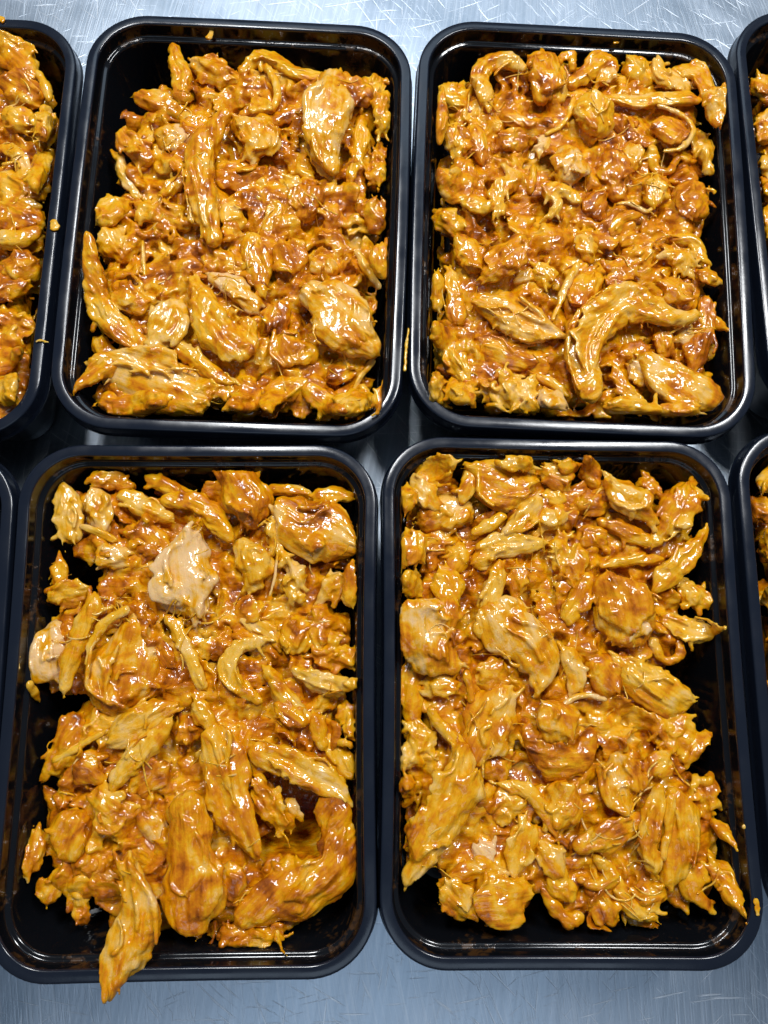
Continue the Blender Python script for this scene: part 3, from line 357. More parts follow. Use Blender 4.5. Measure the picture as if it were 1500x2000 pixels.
slab 4 .65 .1|37.3,18.5,-5.9,6.8;46.6,15.0,-5.9,7.5;52.5,12.7,-5.9,3.9|wide orange sheet below the pale loop, cut off upper left tray
chunk 3 .7 .1|43.1,2.9,-6.8,7.0;53.3,2.0,-6.8,6.8|glossy orange mass at mid height, cut off upper left tray
strip 6 .45 0|39.0,-8.2,-4.1,3.3;48.9,-8.5,-4.1,3.6;56.2,-4.6,-4.1,2.9|yellow band crossing the heap, cut off upper left tray
slab 4 .7 .2|48.2,-19.1,-5.9,7.3;54.6,-17.7,-5.9,5.6|smooth brown orange slab below the yellow band, cut off upper left tray
chunk 2 .75 .3|44.2,-29.1,-7.7,5.3;49.4,-26.5,-7.7,4.9|brown fold under the smooth slab, cut off upper left tray
shred 2 .5 .2|47.8,-42.1,-7.7,5.7;53.5,-44.3,-7.7,5.0|pale shreds in the lower half, cut off upper left tray
strip 4 .5 0|45.4,-60.5,-5.9,3.7;52.5,-57.4,-5.9,3.7;58.0,-58.3,2.1,1.7|yellow strip above the flat pale slab, cut off upper left tray
slab 3 .4 .2|48.0,-68.1,-6.8,6.7;57.0,-73.5,2.2,4.6|flat pale yellow slab near the bottom, cut off upper left tray
chunk 1 .65 .2|47.3,-78.8,-8.6,5.4;53.4,-76.4,-8.6,3.7|crumbly orange piece at the bottom, cut off upper left tray
@RT
chunk 4 .75 .4|-52.9,60.3,-6.9,4.5;-50.4,53.0,-6.9,5.3|brown lump at the top of the cut off tray on the upper right
shred 4 .6 .4|-53.0,43.2,-6.9,3.6;-53.4,33.6,-6.9,4.0|streaky fibres below the brown lump, cut off upper right tray
chunk 3 .4 .5|-54.0,22.4,-7.8,3.3;-52.4,17.8,-7.8,4.2|pale lump in the cut off upper right tray
chunk 3 .8 .2|-54.1,10.7,-7.8,3.3;-52.5,6.1,-7.8,4.1|red brown lump below the pale lump, cut off upper right tray
strip 3 .4 .1|-54.7,-0.8,-7.8,2.9;-54.6,-9.9,-7.8,2.9|yellow strip lowest in the cut off upper right tray
@RB
strip 3 .5 .2|-58.2,65.7,2.2,1.2;-52.6,71.4,-7.8,2.6;-47.0,75.7,-7.8,4.1|pointed yellow piece at the top of the cut off lower right tray
chunk 2 .7 .1|-55.6,62.2,-8.7,3.0;-51.3,58.2,-8.7,4.6|orange lump under the pointed piece, cut off lower right tray
shred 4 .55 .2|-57.5,47.9,2.1,3.3;-53.7,42.5,-6.9,5.0|stringy brown meat in the cut off lower right tray
chunk 4 .6 .5|-57.5,31.4,2.1,3.2;-55.2,26.7,-6.9,4.3|shiny brown lump at mid height, cut off lower right tray
strip 4 .4 .1|-57.8,17.2,2.1,2.3;-57.6,8.8,2.1,2.8|yellow strip below the shiny brown lump, cut off lower right tray
chunk 3 .6 .1|-57.5,-0.4,2.2,3.2;-57.3,-7.6,2.2,3.7|orange lump lowest in the cut off lower right tray
"""

# ------------------------------------------------------------------ noise
def _h(ix, iy, iz, s):
    n = (ix.astype(np.int64) * 73856093) ^ (iy.astype(np.int64) * 19349663) ^ (iz.astype(np.int64) * 83492791) ^ (s * 2654435)
    n &= 0x7fffffff
    n = (n ^ (n >> 13)) * 1274126177 & 0x7fffffff
    n = (n ^ (n >> 16)) * 668265263 & 0x7fffffff
    return ((n ^ (n >> 15)) & 0xffff) / 32767.5 - 1.0
def noise(P, s=0):
    P = np.asarray(P, float); i = np.floor(P).astype(np.int64); f = P - i; f = f * f * (3 - 2 * f); r = 0
    for a in (0, 1):
        wx = f[:, 0] if a else 1 - f[:, 0]
        for b in (0, 1):
            wy = f[:, 1] if b else 1 - f[:, 1]
            for c in (0, 1):
                r = r + wx * wy * (f[:, 2] if c else 1 - f[:, 2]) * _h(i[:, 0] + a, i[:, 1] + b, i[:, 2] + c, s)
    return r

# ------------------------------------------------------------------ materials
def mat(name):
    m = bpy.data.materials.new(name); m.use_nodes = True; nt = m.node_tree
    return m, nt, nt.nodes['Principled BSDF']
def N(nt, t, **k):
    n = nt.nodes.new(t)
    for a, b in k.items():
        if a.startswith('i_'): n.inputs[a[2:].replace('_', ' ')].default_value = b
        else: setattr(n, a, b)
    return n
def mth(nt, op, a, b=0.0, c=None):
    n = nt.nodes.new('ShaderNodeMath'); n.operation = op
    for k, v in enumerate((a, b) if c is None else (a, b, c)):
        if isinstance(v, (int, float)): n.inputs[k].default_value = v
        else: nt.links.new(v, n.inputs[k])
    return n.outputs[0]
def ramp(nt, fac, stops):
    n = nt.nodes.new('ShaderNodeValToRGB'); cr = n.color_ramp
    while len(cr.elements) < len(stops): cr.elements.new(.5)
    for e, (p, c) in zip(cr.elements, stops): e.position = p; e.color = (*c, 1)
    nt.links.new(fac, n.inputs[0]); return n.outputs[0]

def chicken_mat():
    m, nt, b = mat('glazed_chicken'); L = nt.links.new
    tc = N(nt, 'ShaderNodeTexCoord'); oi = N(nt, 'ShaderNodeObjectInfo')
    off = N(nt, 'ShaderNodeVectorMath', operation='SCALE'); off.inputs[0].default_value = (3.1, 1.7, 2.3); L(oi.outputs['Random'], off.inputs['Scale'])
    add = N(nt, 'ShaderNodeVectorMath', operation='ADD'); L(tc.outputs['Object'], add.inputs[0]); L(off.outputs[0], add.inputs[1])
    V = add.outputs[0]
    def nz(scale, detail=3, st=(1, 1, 1), dist=0.0, rough=.5):
        mp = N(nt, 'ShaderNodeMapping'); mp.inputs['Scale'].default_value = st; L(V, mp.inputs[0])
        n = N(nt, 'ShaderNodeTexNoise'); n.inputs['Scale'].default_value = scale; n.inputs['Detail'].default_value = detail
        n.inputs['Distortion'].default_value = dist; n.inputs['Roughness'].default_value = rough; L(mp.outputs[0], n.inputs[0]); return n.outputs[0]
    at = N(nt, 'ShaderNodeAttribute', attribute_type='OBJECT', attribute_name='sauce')
    pk = N(nt, 'ShaderNodeAttribute', attribute_type='OBJECT', attribute_name='pink')
    big = nz(95, 3, dist=.8); mid = nz(330, 3, dist=.5); streak = nz(620, 3, (.07, 1, 1), .25); fine = nz(1500, 3)
    a = mth(nt, 'MULTIPLY_ADD', big, 1.7, -.85)
    a = mth(nt, 'ADD', a, mth(nt, 'MULTIPLY_ADD', mid, .5, -.25))
    a = mth(nt, 'ADD', a, mth(nt, 'MULTIPLY_ADD', streak, .64, -.32))
    s = mth(nt, 'ADD', a, mth(nt, 'MULTIPLY_ADD', at.outputs['Fac'], .75, .105))
    col = ramp(nt, s, [(0, (.73, .44, .12)), (.22, (.71, .39, .030)), (.42, (.69, .325, .002)), (.6, (.62, .225, .001)), (.8, (.47, .130, .001)), (1, (.24, .055, .001))])
    pkc = N(nt, 'ShaderNodeMix', data_type='RGBA'); 
    pf = mth(nt, 'MULTIPLY', pk.outputs['Fac'], mth(nt, 'SUBTRACT', .46, s)); pf = mth(nt, 'MINIMUM', mth(nt, 'MULTIPLY', pf, 2.4), .72); 
    cl = N(nt, 'ShaderNodeClamp'); L(pf, cl.inputs[0]); L(cl.outputs[0], pkc.inputs['Factor'])
    L(col, pkc.inputs['A']); pkc.inputs['B'].default_value = (.72, .46, .24, 1)
    # sauce specks: darker spice grains
    sp = nz(2600, 1); spm = mth(nt, 'GREATER_THAN', sp, .745)
    mx = N(nt, 'ShaderNodeMix', data_type='RGBA'); L(mth(nt, 'MULTIPLY', spm, .45), mx.inputs['Factor']); L(pkc.outputs['Result'], mx.inputs['A']); mx.inputs['B'].default_value = (.16, .045, .006, 1)
    L(mx.outputs['Result'], b.inputs['Base Color'])
    b.inputs['Roughness'].default_value = .42; b.inputs['Specular IOR Level'].default_value = .08
    b.inputs['Subsurface Weight'].default_value = .18; b.inputs['Subsurface Radius'].default_value = (1, .45, .12); b.inputs['Subsurface Scale'].default_value = .0028
    b.inputs['Coat Weight'].default_value = .9; b.inputs['Coat IOR'].default_value = 1.55
    L(ramp(nt, mid, [(.3, (.055,) * 3), (.7, (.145,) * 3)]), b.inputs['Coat Roughness'])
    h = mth(nt, 'ADD', mth(nt, 'MULTIPLY', streak, .7), mth(nt, 'MULTIPLY', fine, .25)); h = mth(nt, 'ADD', h, mth(nt, 'MULTIPLY', mid, .8))
    bp = N(nt, 'ShaderNodeBump'); bp.inputs['Strength'].default_value = .5; bp.inputs['Distance'].default_value = .0009; L(h, bp.inputs['Height']); L(bp.outputs[0], b.inputs['Normal'])
    wet = nz(430, 2, (.7, 1, 1), .4)
    b2 = N(nt, 'ShaderNodeBump'); b2.inputs['Strength'].default_value = .4; b2.inputs['Distance'].default_value = .0008
    L(mth(nt, 'ADD', mth(nt, 'MULTIPLY', wet, 1.0), mth(nt, 'MULTIPLY', streak, .15)), b2.inputs['Height']); L(b2.outputs[0], b.inputs['Coat Normal'])
    return m
CH = chicken_mat()

def plastic_mat(name, col, r0, r1, film):
    m, nt, b = mat(name); L = nt.links.new
    tc = N(nt, 'ShaderNodeTexCoord'); n = N(nt, 'ShaderNodeTexNoise'); n.inputs['Scale'].default_value = 60; n.inputs['Detail'].default_value = 5; L(tc.outputs['Object'], n.inputs[0])
    n2 = N(nt, 'ShaderNodeTexNoise'); n2.inputs['Scale'].default_value = 34; n2.inputs['Detail'].default_value = 7; n2.inputs['Distortion'].default_value = 1.0; L(tc.outputs['Object'], n2.inputs[0])
    n3 = N(nt, 'ShaderNodeTexNoise'); n3.inputs['Scale'].default_value = 420; n3.inputs['Detail'].default_value = 4; L(tc.outputs['Object'], n3.inputs[0])
    f = mth(nt, 'ADD', mth(nt, 'MULTIPLY', n2.outputs[0], .7), mth(nt, 'MULTIPLY', n3.outputs[0], .3))
    k = ramp(nt, f, [(film, (0,) * 3), (film + .05, (1,) * 3)])          # dried sauce film left by filling
    mx = N(nt, 'ShaderNodeMix', data_type='RGBA'); L(mth(nt, 'MULTIPLY', k, .55), mx.inputs['Factor']); mx.inputs['A'].default_value = col; mx.inputs['B'].default_value = (.085, .036, .008, 1); L(mx.outputs['Result'], b.inputs['Base Color'])
    L(mth(nt, 'ADD', ramp(nt, n.outputs[0], [(.35, (r0,) * 3), (.7, (r1,) * 3)]), mth(nt, 'MULTIPLY', k, .12)), b.inputs['Roughness'])
    b.inputs['IOR'].default_value = 1.5
    bp = N(nt, 'ShaderNodeBump'); bp.inputs['Strength'].default_value = .15; bp.inputs['Distance'].default_value = .0006; L(mth(nt, 'ADD', mth(nt, 'MULTIPLY', k, .3), n.outputs[0]), bp.inputs['Height']); L(bp.outputs[0], b.inputs['Normal'])
    return m
PL = plastic_mat('black_plastic_rim', (.007, .010, .018, 1), .12, .26, .74)  # same plastic as the walls; bluish reflected light is tinted into this base
PW = plastic_mat('black_plastic_wall', (.004, .0045, .006, 1), .07, .16, .56)  # same plastic as the rim, darker base without the painted reflection

def steel_mat():
    m, nt, b = mat('scratched_steel'); L = nt.links.new
    tc = N(nt, 'ShaderNodeTexCoord')
    def layer(rot, sc, lo, hi, seedv, thr=(.62, .70), stretch=.02):
        mp = N(nt, 'ShaderNodeMapping'); mp.inputs['Rotation'].default_value = (0, 0, R(rot)); mp.inputs['Location'].default_value = (seedv, seedv * .7, 0); L(tc.outputs['Object'], mp.inputs[0])
        wv = N(nt, 'ShaderNodeTexNoise'); wv.inputs['Scale'].default_value = 7; wv.inputs['Detail'].default_value = 0; L(mp.outputs[0], wv.inputs[0])
        mix = N(nt, 'ShaderNodeVectorMath', operation='MULTIPLY_ADD'); L(wv.outputs['Color'], mix.inputs[0]); mix.inputs[1].default_value = (.06, .06, 0); L(mp.outputs[0], mix.inputs[2])
        m2 = N(nt, 'ShaderNodeMapping'); m2.inputs['Scale'].default_value = (stretch, 1, 1); L(mix.outputs[0], m2.inputs[0])
        n = N(nt, 'ShaderNodeTexNoise'); n.inputs['Scale'].default_value = sc; n.inputs['Detail'].default_value = 2; L(m2.outputs[0], n.inputs[0])
        return ramp(nt, n.outputs[0], [(thr[0], (0,) * 3), (thr[1], (1,) * 3)])
    s1 = layer(32, 900, 0, 1, .3, (.655, .72), .05); s2 = layer(-38, 850, 0, 1, .9, (.68, .74), .04); s3 = layer(78, 1100, 0, 1, 1.7, (.66, .74), .05); s4 = layer(-8, 1000, 0, 1, 2.4, (.66, .74), .04); s5 = layer(55, 1200, 0, 1, 3.4, (.66, .75), .04)
    s6 = layer(84, 1500, 0, 1, 5.1, (.50, .72), .02); s6 = mth(nt, 'MULTIPLY', s6, .45)
    sc = mth(nt, 'MAXIMUM', mth(nt, 'MAXIMUM', mth(nt, 'MAXIMUM', s1, s6), s2), mth(nt, 'MAXIMUM', s3, mth(nt, 'MAXIMUM', s4, s5)))
    cl = N(nt, 'ShaderNodeTexNoise'); cl.inputs['Scale'].default_value = 16; cl.inputs['Detail'].default_value = 6; cl.inputs['Distortion'].default_value = 1.2; L(tc.outputs['Object'], cl.inputs[0])
    mpg = N(nt, 'ShaderNodeMapping'); mpg.inputs['Scale'].default_value = (1, .03, 1); mpg.inputs['Rotation'].default_value = (0, 0, R(-6)); L(tc.outputs['Object'], mpg.inputs[0])
    gr = N(nt, 'ShaderNodeTexNoise'); gr.inputs['Scale'].default_value = 500; gr.inputs['Detail'].default_value = 3; L(mpg.outputs[0], gr.inputs[0])
    f = mth(nt, 'ADD', mth(nt, 'MULTIPLY', cl.outputs[0], .6), mth(nt, 'MULTIPLY', gr.outputs[0], .4))
    col = ramp(nt, f, [(.35, (.37, .44, .52)), (.65, (.53, .60, .69))])
    mx = N(nt, 'ShaderNodeMix', data_type='RGBA'); L(mth(nt, 'MULTIPLY', sc, .5), mx.inputs['Factor']); L(col, mx.inputs['A']); mx.inputs['B'].default_value = (.93, .96, 1, 1); L(mx.outputs['Result'], b.inputs['Base Color'])
    b.inputs['Metallic'].default_value = 1
    rr = mth(nt, 'ADD', mth(nt, 'MULTIPLY_ADD', cl.outputs[0], .22, .27), mth(nt, 'MULTIPLY', sc, .06)); L(rr, b.inputs['Roughness'])
    bp = N(nt, 'ShaderNodeBump'); bp.inputs['Strength'].default_value = .35; bp.inputs['Distance'].default_value = .0003
    L(mth(nt, 'ADD', mth(nt, 'MULTIPLY', sc, -.35), mth(nt, 'MULTIPLY', gr.outputs[0], .35)), bp.inputs['Height']); L(bp.outputs[0], b.inputs['Normal'])
    return m
ST = steel_mat()

# ------------------------------------------------------------------ mesh helpers
def mesh(name, V, F, m):
    me = bpy.data.meshes.new(name)
    F = np.asarray(F); V = np.asarray(V, np.float32)
    me.vertices.add(len(V)); me.vertices.foreach_set('co', V.ravel())
    k = F.shape[1]; me.loops.add(F.size); me.loops.foreach_set('vertex_index', F.ravel().astype(np.int32))
    me.polygons.add(len(F)); me.polygons.foreach_set('loop_start', np.arange(0, F.size, k, dtype=np.int32)); me.polygons.foreach_set('loop_total', np.full(len(F), k, np.int32))
    me.update(calc_edges=True); me.polygons.foreach_set('use_smooth', np.ones(len(F), bool)); me.materials.append(m)
    return me
def link(name, me, parent=None):
    o = bpy.data.objects.new(name, me); C.objects.link(o)
    if parent: o.parent = parent
    return o
def tag(o, label=None, cat=None, group=None, kind=None):
    for k, v in (('label', label), ('category', cat), ('group', group), ('kind', kind)):
        if v: o[k] = v
    return o

# ------------------------------------------------------------------ table
tb = []
zt = -0.0497
V = [(-.9, -.6, zt), (.9, -.6, zt), (.9, 1.1, zt), (-.9, 1.1, zt), (-.9, -.6, zt - .04), (.9, -.6, zt - .04), (.9, 1.1, zt - .04), (-.9, 1.1, zt - .04)]
me = mesh('steel_table_top', V, [(0, 1, 2, 3), (7, 6, 5, 4), (0, 4, 5, 1), (1, 5, 6, 2), (2, 6, 7, 3), (3, 7, 4, 0)], ST)
me.polygons.foreach_set('use_smooth', np.zeros(6, bool))
tag(link('steel_table_top', me), kind='structure')

# ------------------------------------------------------------------ trays
def ringpts(w, h, r, n=14):
    P = []
    for cx, cy, a0 in ((w / 2 - r, h / 2 - r, 0), (-w / 2 + r, h / 2 - r, 90), (-w / 2 + r, -h / 2 + r, 180), (w / 2 - r, -h / 2 + r, 270)):
        for k in range(n + 1):
            a = R(a0 + 90 * k / n); P.append((cx + r * math.cos(a), cy + r * math.sin(a)))
        # points along the straight side that follows
        nx, ny = P[-1]
        if a0 == 0: q = (-w / 2 + r, h / 2)
        elif a0 == 90: q = (-w / 2, -h / 2 + r)
        elif a0 == 180: q = (w / 2 - r, -h / 2)
        else: q = (w / 2, h / 2 - r)
        for k in range(1, 12): P.append((nx + (q[0] - nx) * k / 12, ny + (q[1] - ny) * k / 12))
    return np.array(P)
def loft(w, h, prof, tp, bow, r0=.0235, cap=None):
    loops = []
    for ins, z in prof:
        i = ins / 1000; P = ringpts(w - 2 * i, h - 2 * i, max(.004, r0 - i * (1 if i < .01 else .9)))
        y = P[:, 1] / (h / 2); x = P[:, 0] * (1 - tp * y); 
        x = x + np.sign(P[:, 0]) * bow * (1 - y ** 2) * (abs(P[:, 0]) / (w / 2)) ** 3
        yy = P[:, 1] + np.sign(P[:, 1]) * bow * .4 * (1 - (P[:, 0] / (w / 2)) ** 2) * abs(y) ** 3
        loops.append(np.c_[x, yy, np.full(len(x), z / 1000)])
    n = len(loops[0]); V = np.concatenate(loops); F = []
    for a in range(len(loops) - 1):
        for k in range(n):
            F.append((a * n + k, a * n + (k + 1) % n, (a + 1) * n + (k + 1) % n, (a + 1) * n + k))
    return V, np.array(F), n, len(loops)
RIM = [(-4.9 + 5.6, -5.9), (-.5, -7.1), (-.9, -7.2), (-1.0, -6.8), (-.55, -6.2), (-.35, -5.0), (-.1, -1.1), (.15, -.45), (.7, -.08), (1.4, 0), (2.9, 0), (3.6, -.1), (4.1, -.5), (4.3, -1.1)]
RIM = [(.7, -1.3), (.5, -5.4), (-.2, -6.9), (-.6, -7.2), (-.95, -7.1), (-.95, -6.7), (-.5, -6.1), (-.3, -5.0), (-.12, -1.0), (.0, -.42), (.3, -.1), (.75, 0), (2.2, .03), (3.6, 0), (4.0, -.1), (4.22, -.4), (4.3, -1.1)]
WALL = [(4.3, -1.1), (4.65, -5.3), (4.9, -5.8), (5.4, -6.0), (6.1, -6.1), (6.6, -6.4), (6.9, -7.2), (12.0, -43), (12.8, -45.5), (14.5, -47.4), (17, -48.2)]
OUT = [(17, -49.3), (14, -48.8), (12.2, -46.5), (11.3, -43.5), (6.2, -7.6), (4.1, -6.6), (3.6, -1.8), (.7, -1.3)]
def make_tray(key, label):
    cx, cy, th, w_, h_, tp, bow = TRAYS[key]
    e = bpy.data.objects.new('food_tray', None); C.objects.link(e); e.location = (cx, cy, 0); e.rotation_euler = (0, 0, th); e.empty_display_size = .02
    tag(e, label, 'food tray', 'black food trays set out on the steel table')
    V, F, n, k = loft(w_, h_, RIM, tp, bow); link('rim', mesh('rim', V, F[:, ::-1], PL), e)
    V, F, n, k = loft(w_, h_, WALL, tp, bow); link('side_wall', mesh('side_wall', V, F[:, ::-1], PW), e)
    V, F, n, k = loft(w_, h_, OUT, tp, bow); link('outer_wall', mesh('outer_wall', V, F[:, ::-1], PL), e)
    # floor: concentric loops with a shallow raised panel, closed below
    V, F, n, k = loft(w_, h_, [(17, -48.2), (22, -48.3), (23, -47.7), (24, -47.4), (45, -47.4), (62, -47.4), (62, -49.3), (17, -49.3)], tp, bow)
    link('floor', mesh('floor', V, F[:, ::-1], PW), e)
    return e
TL_ = dict(LT='black plastic tray of chicken cut off by the left edge, upper row', TL='full black tray with a finger of chicken leaning on its left wall, upper row',
    TR='full black tray holding the thick hooked piece of chicken, upper row', RT='black plastic tray of chicken cut off by the right edge, upper row',
    LB='black tray of which only a sliver of rim shows at the left edge, lower row', BL='black tray with a piece of chicken hanging over its near rim',
    BR='black plastic tray holding the huge tapering fillet, lower row', RB='black plastic tray of chicken cut off by the right edge, lower row')
TN = dict(LT='cut off upper left', TL='upper left', TR='upper right', RT='cut off upper right', BL='lower left', BR='lower right', RB='cut off lower right')
for k in TRAYS: make_tray(k, TL_[k])

# ------------------------------------------------------------------ chicken geometry (tray-local metres)
def catmull(P, n):
    P = np.asarray(P, float)
    if len(P) == 2: P = np.array([P[0], (P[0] + P[1]) / 2, P[1]])
    Q = np.vstack([2 * P[0] - P[1], P, 2 * P[-1] - P[-2]]); d = np.r_[0, np.cumsum(np.linalg.norm(np.diff(P[:, :2], axis=0), axis=1) + 1e-6)]
    t = np.linspace(0, d[-1], n); i = np.clip(np.searchsorted(d, t, 'right') - 1, 0, len(P) - 2); u = ((t - d[i]) / (d[i + 1] - d[i]))[:, None]
    a, b, c, e = Q[i], Q[i + 1], Q[i + 2], Q[i + 3]
    out = .5 * (2 * b + (c - a) * u + (2 * a - 5 * b + 4 * c - e) * u ** 2 + (3 * b - a - 3 * c + e) * u ** 3)
    out[:, 3] = np.maximum(out[:, 3], P[:, 3].min() * .7)
    return out
def sweep2(P, flat, nr, step, rag, seed, **k):
    g = np.random.default_rng(seed + 5); return sweep(P, flat, nr, step, rag, seed, end=g.uniform(.6, 1.9), power=g.uniform(1.15, 2.0), **k)
def sweep(P, flat=.6, nr=14, step=.0014, rag=.15, seed=0, end=.75, power=2.0, thick=None):
    """tapered tube along P (x,y,z,r); returns verts, quads (closed by tiny end rings)"""
    P = np.asarray(P, float)
    L = np.linalg.norm(np.diff(P[:, :2], axis=0), axis=1).sum(); n = int(np.clip(L / step + 4, 7, 46))
    Q = catmull(P, n)
    T = np.gradient(Q[:, :3], axis=0); T /= np.linalg.norm(T, axis=1)[:, None] + 1e-9
    # round ends: extend beyond both ends
    def ext(q, t, r):
        out = []
        for a in (35, 65, 84):
            out.append((q + t * r * end * math.sin(R(a)), math.cos(R(a)) ** (2 / power)))
        return out
    e0 = ext(Q[0, :3], -T[0], Q[0, 3])[::-1]; e1 = ext(Q[-1, :3], T[-1], Q[-1, 3])
    X = np.array([p for p, _ in e0] + list(Q[:, :3]) + [p for p, _ in e1]); rr = np.r_[[Q[0, 3] * s for _, s in e0], Q[:, 3], [Q[-1, 3] * s for _, s in e1]]
    T = np.vstack([[T[0]] * 3, T, [T[-1]] * 3])
    B = np.c_[-T[:, 1], T[:, 0], np.zeros(len(T))]; B /= np.linalg.norm(B, axis=1)[:, None] + 1e-9; U = np.cross(T, B)
    U *= np.sign(U[:, 2:3] + 1e-9)
    a = np.linspace(0, 2 * np.pi, nr, endpoint=False); ca, sa = np.cos(a), np.sin(a)
    hh = rr * flat if thick is None else np.minimum(rr * .9, thick * (rr / rr.max()) ** .4)
    V = X[:, None] + B[:, None] * (rr[:, None] * ca)[:, :, None] + U[:, None] * (hh[:, None] * sa)[:, :, None]
    V = V.reshape(-1, 3)
    if rag:
        rm = float(np.mean(Q[:, 3])); D = V - np.repeat(X, nr, 0)
        f = noise(V / (rm * 1.3) + seed * 7.7, seed) * rag * 1.3 + noise(V / (rm * .45) + seed, seed + 3) * rag * .6
        V = V + D * f[:, None]
    m = len(X); k = np.arange(nr); F = []
    for i in range(m - 1): F.append(np.c_[i * nr + k, i * nr + (k + 1) % nr, (i + 1) * nr + (k + 1) % nr, (i + 1) * nr + k])
    F = np.concatenate(F); nv = len(V)
    V = np.vstack([V, X[0], X[-1]])
    c0 = np.c_[k, np.full(nr, nv), np.full(nr, nv), (k + 1) % nr]; c1 = np.c_[(m - 1) * nr + k, (m - 1) * nr + (k + 1) % nr, np.full(nr, nv + 1), np.full(nr, nv + 1)]
    return V, F, (c0[:, [0, 1, 3]], c1[:, :3])
class Acc:
    def __init__(s): s.V = []; s.F = []; s.T = []; s.n = 0
    def add(s, r):
        V, F, caps = r; s.V.append(V); s.F.append(F + s.n)
        for c in caps: s.T.append(c + s.n)
        s.n += len(V)
    def arrays(s):
        V = np.concatenate(s.V); F = np.concatenate(s.F); T = np.concatenate(s.T)
        F = np.vstack([F[:, [0, 1, 2]], F[:, [0, 2, 3]], T]); return V, F
def off(P, du, dz, rs, t0=0, t1=1, wob=0, seed=0, n=7):
    """a line parallel to P, pushed sideways by du*r, up by dz*r, with radius rs*r"""
    Q = catmull(P, 24); T = np.gradient(Q[:, :2], axis=0); T /= np.linalg.norm(T, axis=1)[:, None] + 1e-9; B = np.c_[-T[:, 1], T[:, 0]]
    i = np.linspace(t0 * 23, t1 * 23, n).astype(int); q = Q[i].copy(); r = q[:, 3].copy()
    wv = wob * noise(np.c_[i / 7 + seed, np.full(n, seed * 1.3), np.zeros(n)], seed)
    q[:, :2] += B[i] * ((du + wv) * r)[:, None]; q[:, 2] += dz * r; q[:, 3] = rs * r; return q
def sheet(P, curl=.3, tilt=0., th=.0011, seed=0, nv=11, step=.0013, crink=.25, fray=.35, lift=0., edge=.5):
    """a torn, curling flap of meat along P (x,y,z,half width)"""
    P = np.asarray(P, float); g = np.random.default_rng(seed + 11)
    L = np.linalg.norm(np.diff(P[:, :2], axis=0), axis=1).sum(); n = int(np.clip(L / step + 4, 7, 40)); Q = catmull(P, n)
    T = np.gradient(Q[:, :3], axis=0); T /= np.linalg.norm(T, axis=1)[:, None] + 1e-9
    B = np.c_[-T[:, 1], T[:, 0], np.zeros(n)]; B /= np.linalg.norm(B, axis=1)[:, None] + 1e-9
    rm = Q[:, 3].mean(); u = np.linspace(0, 1, n); v = np.linspace(-1, 1, nv)
    q = np.c_[u * L / rm * 1.3 + seed, u * 0, u * 0]
    wl = 1 + fray * (noise(q, seed) + .6 * noise(q * 2.7, seed + 1)); wr = 1 + fray * (noise(q + 50, seed) + .6 * noise(q * 2.7 + 50, seed + 1))
    e0, e1 = g.uniform(.2, .9, 2); tap = np.clip(np.minimum(u / .22 * 1., 1), 0, 1) ** e0 * np.clip((1 - u) / .22, 0, 1) ** e1; tap = .12 + .88 * tap
    W = np.where(v[None] < 0, wl[:, None], wr[:, None]) * tap[:, None] * Q[:, 3][:, None] * v[None]
    X = Q[:, None, :3] + B[:, None] * W[:, :, None]
    ed = edge * rm * (noise(np.c_[v * 2.6 + seed, v * 0, v * 0 + 3], seed) + .8 * noise(np.c_[v * 5 + seed, v * 0, v * 0 + 3], seed + 2)); s = (u - .5) * 2
    X = X + T[:, None] * (np.sign(s) * abs(s) ** 3)[:, None, None] * np.where(s[:, None] > 0, ed[None], ed[None, ::-1])[:, :, None]
    tw = g.normal(0, .5)
    z = -curl * rm * (v[None] ** 2 - .3) + (tilt + tw * s[:, None]) * rm * v[None] * .7 + lift * rm * s[:, None] ** 2
    U_, V_ = np.meshgrid(u * L / rm, v, indexing='ij'); c = np.c_[U_.ravel() * .8 + seed, V_.ravel() * 1.5, U_.ravel() * 0]
    z = z + crink * rm * (np.abs(noise(c, seed + 4)) * 1.8 - .45 + .5 * noise(c * 2.2, seed + 5)).reshape(n, nv)
    X[:, :, 2] += z
    dU = np.gradient(X, axis=0); dV = np.gradient(X, axis=1); Nn = np.cross(dU, dV); Nn /= np.linalg.norm(Nn, axis=2)[:, :, None] + 1e-12
    tt = th * (1 - .55 * abs(v[None]) ** 4) * np.where(abs(s) > .95, .6, 1)[:, None]
    A_ = (X + Nn * tt[:, :, None] / 2).reshape(-1, 3); B_ = (X - Nn * tt[:, :, None] / 2).reshape(-1, 3)
    idx = np.arange(n * nv).reshape(n, nv); N_ = n * nv
    top = np.stack([idx[:-1, :-1], idx[1:, :-1], idx[1:, 1:], idx[:-1, 1:]], -1).reshape(-1, 4)
    bot = top[:, ::-1] + N_
    def strip_(a): return np.c_[a[:-1], a[1:], a[1:] + N_, a[:-1] + N_]
    sides = [strip_(idx[:, 0])[:, ::-1] , strip_(idx[:, -1]), strip_(idx[0, :]), strip_(idx[-1, :])[:, ::-1]]
    return np.vstack([A_, B_]), np.vstack([top, bot] + [f[:, ::-1] for f in sides]), (np.zeros((0, 3), int),)
def strands(A, P, rg, s, k, sp=.95, dz=.4):
    for j in range(k):
        a = rg.uniform(0, .6); b = min(1, a + rg.uniform(.25, .5)); q = off(P, rg.uniform(-sp, sp), dz, 1, a, b, .7, s + 20 + j); q[:, 3] = rg.uniform(.00045, .0009)
        A.add(sweep2(q, 1, 7, .0015, .25, s + j))
